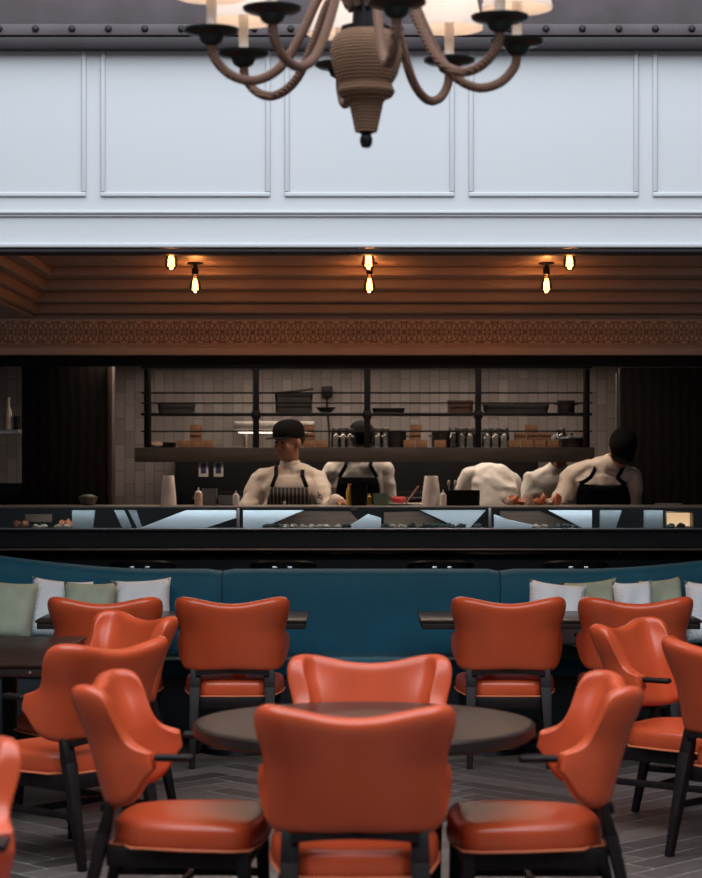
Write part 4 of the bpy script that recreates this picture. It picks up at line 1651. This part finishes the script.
        for s in (-1, 1):
            b0 = front(top_i, s * bib * .93)
            c, r_, f_, w, d = rg[-1]
            ff = Vector(f_)
            if ff.y > 0:
                ff = -ff
            m1 = Vector(c) + Vector(r_) * s * .085 + ff * (d + .004)
            m2 = Vector(neck) + Vector(r_) * s * .088 + ff * .030 + Vector((0, 0, .012))
            m3 = Vector(neck) + Vector(r_) * s * .06 - ff * .075 + Vector((0, 0, .015))
            mb = MB()
            pts = [b0, b0 * .5 + m1 * .5 + ff * .012, m1, m1 * .5 + m2 * .5 + ff * .012, m2, m3]
            for p0, p1 in zip(pts, pts[1:]):
                mb.bar(p0, p1 + (p1 - p0) * .05, .026, .006, up=ff)
            mb.build('apron_strap', M['navy_cloth'], ap)
    # ---- hair / cap
    if hair:
        mb = MB()
        mb.ellipsoid(H((0, .026, .036)), (.080 * hs, .090 * hs, .088 * hs), hm)
        hr = mb.build('hair', M['hair'], root)
    if capm:
        cap = MB()
        base = Matrix.Translation(H((0, .004, .048))) @ hm @ Matrix.Diagonal((hs, hs, hs, 1))
        prof = [(.090, -.018), (.093, .0), (.092, .032), (.080, .062), (.055, .080), (.022, .087), (0, .088)]
        rings_ = []
        nn = 28
        for r_, z in prof[:-1]:
            rings_.append([cap.bm.verts.new(base @ Vector((r_ * .93 * math.cos(2 * PI * k / nn), r_ * 1.12 * math.sin(2 * PI * k / nn), z))) for k in range(nn)])
        for r0, r1 in zip(rings_, rings_[1:]):
            for k in range(nn):
                cap.bm.faces.new((r0[k], r0[(k + 1) % nn], r1[(k + 1) % nn], r1[k]))
        tp = cap.bm.verts.new(base @ Vector((0, 0, .088)))
        for k in range(nn):
            cap.bm.faces.new((rings_[-1][k], rings_[-1][(k + 1) % nn], tp))
        cp = cap.build('cap', capm, root)
        bake(cp, [('SUBSURF', dict(levels=1, render_levels=1)), ('SOLIDIFY', dict(thickness=.004, offset=1.0))])
        br = MB()
        def bf(u, v):
            a = (u * 2 - 1) * R(68)
            r0 = Vector((.084 * math.sin(a), -.100 * math.cos(a), -.012))
            out = Vector((.080 * math.sin(a) * 1.0, -.172 * math.cos(a * .8), -.012 - .012 * (u * 2 - 1) ** 2))
            return base @ (r0 * (1 - v) + out * v)
        br.grid(bf, 14, 4)
        bo = br.build('cap_brim', capm, cp)
        bake(bo, [('SOLIDIFY', dict(thickness=.005, offset=0.0)), ('SUBSURF', dict(levels=1, render_levels=1))])
    return root


def std_spine(dx=0, dy=0, lean=0.0, z0=.95, top=1.50, w=.185):
    """upright spine; dx,dy = displacement of the shoulders against the hips"""
    out = []
    for t, hw, hd in ((0, .165, .12), (.2, .160, .112), (.45, .165, .115), (.66, .178, .120), (.87, .184, .117), (.93, .176, .108), (1.0, .135, .085)):
        out.append((dx * t, dy * t, z0 + (top - z0) * t, hw * w / .185, hd))
    return out


def lc(px, py, Y, X0, Y0):
    p = P(px, py, Y)
    return (p.x - X0, p.y - Y0, p.z)


# chef in the black cap, left of centre
X0, Y0 = P(290, 0, 13.6).x, 13.6
sp = std_spine(0.0, -.06, z0=.93, top=1.50, w=.19)
p1 = person('chef in black cap and striped apron looking down to the left behind the display case', (X0, Y0, 0), sp,
            (0.0, -.055, 1.535), (-.005, -.10, 1.705), (-46, 6, 0),
            [((-.175, -.055, 1.455), (-.315, -.12, 1.22), (-.18, -.20, 1.10), (.5, -.5, -.5), (0, 0, -1), 1),
             ((.175, -.055, 1.455), (.245, -.18, 1.275), (.315, -.40, 1.325), (.75, -.55, -.12), (0, .1, -1), -1)],
            M['skin_b'], 'long', dict(mat=M['stripe'], top=4, spread=62, bib=.46), M['cap'], True, headscale=1.07)
# embroidered mark on the sleeve
mb = MB()
mb.bar((-.022, 0, .018), (-.010, 0, -.012), .006, .003)
mb.bar((.002, 0, .014), (-.010, 0, -.012), .006, .003)
mb.bar((.010, 0, .012), (.014, 0, -.014), .006, .003)
mb.bar((.014, 0, -.014), (.030, 0, -.012), .006, .003)
mb.bar((-.028, 0, -.022), (.034, 0, -.028), .004, .003)
mb.build('sleeve_emblem', M['navy_cloth'], p1, (.205, -.192, 1.36), (R(-28), R(20), R(20)))
mb = MB()
mb.box((0, 0, 0), (.018, .004, .022), bev=.002)
mb.build('apron_button', M['candle'], p1, (-.03, -.215, 1.31))

# second chef behind the shelf
X1, Y1 = P(358, 0, 14.75).x, 14.75
sp = std_spine(0.0, -.04, z0=.92, top=1.555, w=.188)
person('chef in dark cap and black apron standing behind the oak board, face hidden', (X1, Y1, 0), sp,
       (0.01, -.04, 1.585), (.020, -.075, 1.715), (10, 30, 0),
       [((-.178, -.04, 1.505), (-.215, -.02, 1.22), (-.12, -.24, 1.10), (.3, -.9, -.2), (0, 0, -1), 1),
        ((.178, -.04, 1.505), (.215, -.02, 1.22), (.14, -.24, 1.10), (-.3, -.9, -.2), (0, 0, -1), -1)],
       M['skin_b'], 'long', dict(mat=M['navy_cloth'], top=4, spread=64, bib=.55), M['cap'], True, headscale=1.04)

# cook bent away, only the white back shows
X2, Y2 = P(497, 0, 14.70).x, 14.70
sp = [(.02, -.02, .92, .155, .12), (.015, .0, 1.06, .155, .125), (.0, .05, 1.22, .160, .13), (-.015, .12, 1.36, .160, .125), (-.03, .20, 1.46, .145, .11), (-.03, .26, 1.49, .10, .085)]
person('cook in white jacket bent away, only the back showing under the oak board', (X2, Y2, 0), sp,
       (-.03, .33, 1.48), (-.04, .43, 1.42), (170, 60, 0),
       [((-.165, .17, 1.47), (-.255, .26, 1.33), (-.16, .42, 1.14), (.2, .6, -.6), (0, 0, -1), -1),
        ((.110, .17, 1.42), (.155, .24, 1.22), (.08, .40, 1.08), (-.2, .6, -.6), (0, 0, -1), 1)],
       M['skin_a'], 'long', None, None, True)

# cook with short sleeves beside
X3, Y3 = P(549, 0, 14.78).x, 14.78
sp = std_spine(0.01, -.10, z0=.90, top=1.49, w=.145)
person('cook in short sleeved white jacket just left of the right-hand capped chef', (X3, Y3, 0), sp,
       (0.05, -.10, 1.51), (.05, -.16, 1.635), (-15, 40, 0),
       [((-.125, -.10, 1.43), (-.160, -.14, 1.22), (-.10, -.30, 1.12), (.4, -.6, -.4), (0, 0, -1), 1),
        ((.130, -.10, 1.43), (.165, -.10, 1.20), (.08, -.30, 1.10), (-.4, -.6, -.4), (0, 0, -1), -1)],
       M['skin_b'], 'short', None, None, True, cuff=.50)

# right hand chef leaning to the left
X4, Y4 = P(599, 0, 13.66).x, 13.66
sp = [(.05, .02, .92, .165, .12), (.045, .0, 1.05, .16, .115), (.03, -.04, 1.20, .167, .118), (.012, -.08, 1.31, .178, .120), (.0, -.12, 1.41, .187, .122), (-.005, -.15, 1.48, .182, .112), (.0, -.17, 1.525, .135, .085)]
person('chef in black cap and black apron bending forward at the right end', (X4, Y4, 0), sp,
       (.045, -.185, 1.55), (.115, -.28, 1.655), (-8, 46, 8),
       [((-.190, -.13, 1.475), (-.285, -.17, 1.25), (-.20, -.26, 1.08), (.4, -.4, -.6), (0, 0, -1), 1),
        ((.185, -.13, 1.46), (.205, -.12, 1.20), (.12, -.24, 1.04), (-.4, -.4, -.6), (0, 0, -1), -1)],
       M['skin_b'], 'short', dict(mat=M['navy_cloth'], top=5, spread=72, bib=.60), M['cap'], True, cuff=.62)

# ------------------------------------------------------------------ ceiling bulbs over the bar
def make_bulb():
    t = thing('pendant_bulb', 'placeholder', 'lamp', (0, 0, 0), 0, 'bare bulbs under the bar ceiling')
    mb = MB()
    mb.lathe([(0, 0), (.045, 0), (.045, -.010), (.012, -.016), (.011, -.030), (.019, -.034), (.019, -.066), (.015, -.070), (0, -.070)], n=24)
    mb.build('socket', M['black_metal'], t)
    mb = MB()
    mb.lathe([(.013, -.070), (.016, -.085), (.026, -.105), (.032, -.128), (.031, -.150), (.022, -.168), (.010, -.176), (0, -.177)], n=24)
    mb.build('bulb', M['bulb_glass'], t)
    mb = MB()
    for k in range(6):
        a = 2 * PI * k / 6
        mb.tube([(.006 * math.cos(a), .006 * math.sin(a), -.092), (.015 * math.cos(a), .015 * math.sin(a), -.155)], .0032, 6)
    mb.build('filament', M['filament'], t)
    return t


b0 = make_bulb()
for i, (x, y, lab) in enumerate(((-.895, 10.32, 'lit bare bulb, front one of the left pair under the bar ceiling'), (-.875, 11.64, 'lit bare bulb in dark socket, rear one of the left pair'),
                                 (.087, 10.32, 'lit bare bulb, front one of the middle pair under the bar ceiling'), (.104, 11.64, 'lit bare bulb in dark socket, rear one of the middle pair'),
                                 (1.088, 10.32, 'lit bare bulb, front one of the right pair under the bar ceiling'), (1.098, 11.64, 'lit bare bulb in dark socket, rear one of the right pair'))):
    b = b0 if i == 0 else copy_tree(b0)
    b.location = (x, y, 2.702 if y > 11 else 2.715)
    b['label'] = lab
    l = bpy.data.lights.new('bulb_glow', 'POINT')
    l.energy = 2.3
    l.color = (1.0, .46, .19)
    l.shadow_soft_size = .02
    lo = bpy.data.objects.new('bulb_glow', l)
    lo.location = (0, 0, -.125)
    lo.parent = b
    C.objects.link(lo)

# ------------------------------------------------------------------ chandelier
CX, CY = .050, 6.83
kz = CY / FPX


def cz(py):
    return EYE + (455 - py) * kz


ch = thing('chandelier', 'large rope wrapped chandelier with eight curved arms and white shades above the round table', 'chandelier', (CX, CY, 0))
mb = MB()
R_ = [(0, 132), (11, 132), (12, 128), (17, 104), (19, 100), (26, 97), (29, 92), (27, 87), (26, 84), (31, 76), (35, 62), (36, 50), (34, 40), (29, 34), (24, 31), (0, 31)]
mb.lathe([(r * kz, cz(py)) for r, py in R_], n=40)
mb.build('body', M['rope'], ch)
mb = MB()
mb.lathe([(0, cz(148)), (4 * kz, cz(147.5)), (6 * kz, cz(144)), (6.5 * kz, cz(139)), (5 * kz, cz(135)), (7 * kz, cz(132.5)), (11 * kz, cz(131.5)), (0, cz(131))], n=24)
mb.build('finial', M['black_metal'], ch)
mb = MB()
mb.lathe([(0, cz(33)), (25 * kz, cz(33)), (25 * kz, cz(27)), (14 * kz, cz(25)), (12 * kz, cz(-20)), (26 * kz, cz(-24)), (26 * kz, cz(-34)), (10 * kz, cz(-40)), (9 * kz, cz(-120)), (0, cz(-121))], n=32)
mb.build('stem', M['black_metal'], ch)
mb = MB()
mb.tube([(0, 0, cz(-118)), (0, 0, 6.0)], .014, 10)
mb.build('suspension_rod', M['black_metal'], ch)


def bez(pts, n=40):
    # Catmull-Rom
    P_ = [Vector(p) for p in pts]
    P_ = [P_[0] * 2 - P_[1]] + P_ + [P_[-1] * 2 - P_[-2]]
    out = []
    seg = len(P_) - 3
    for i in range(seg):
        a, b, c, d = P_[i:i + 4]
        for k in range(n // seg):
            t = k / (n // seg)
            out.append(0.5 * ((2 * b) + (c - a) * t + (2 * a - 5 * b + 4 * c - d) * t * t + (3 * b - a - 3 * c + d) * t ** 3))
    out.append(P_[-2])
    return out


arm_path = [(.055, cz(8)), (.100, cz(-14)), (.155, cz(-2)), (.215, cz(36)), (.285, cz(70)), (.37, cz(84)), (.450, cz(79)), (.503, cz(62)), (.512, cz(44))]
for k in range(8):
    a = R(-10 + 45 * k)
    ca, sa = math.cos(a), -math.sin(a)

    def rot2(r, z):
        return (r * ca, r * sa, z)
    mb = MB()
    mb.tube(bez([rot2(r, z) for r, z in arm_path], 48), .0158, 12)
    arm = mb.build('arm', M['rope_arm'], ch)
    r_end = .512
    mb = MB()
    zc = cz(41)
    mb.lathe([(0, zc - .034), (.016, zc - .033), (.034, zc - .022), (.042, zc - .004), (.046, zc), (.075, zc + .004), (.090, zc + .012), (.092, zc + .020), (.086, zc + .020), (.072, zc + .014), (.03, zc + .012), (0, zc + .012)],
             (r_end * ca, r_end * sa, 0), n=28)
    mb.build('drip_pan', M['verdigris'], arm)
    mb = MB()
    mb.lathe([(0, zc + .012), (.017, zc + .012), (.017, zc + .15), (0, zc + .15)], (r_end * ca, r_end * sa, 0), n=16)
    mb.build('candle_tube', M['candle'], arm)
    mb = MB()
    mb.ellipsoid((r_end * ca, r_end * sa, zc + .195), (.022, .022, .035), None, 14)
    mb.build('bulb', M['lamp_glow'], arm)
    mb = MB()
    mb.lathe([(.118, zc + .125), (.117, zc + .135), (.085, zc + .28), (.083, zc + .28), (.115, zc + .135), (.116, zc + .125), (.118, zc + .125)], (r_end * ca, r_end * sa, 0), n=36)
    mb.build('lamp_shade', M['shade'], arm)
    l = bpy.data.lights.new('shade_glow', 'POINT')
    l.energy = .9
    l.color = (1.0, .62, .34)
    l.shadow_soft_size = .03
    lo = bpy.data.objects.new('shade_glow', l)
    lo.location = (r_end * ca, r_end * sa, zc + .26)
    lo.parent = ch
    C.objects.link(lo)
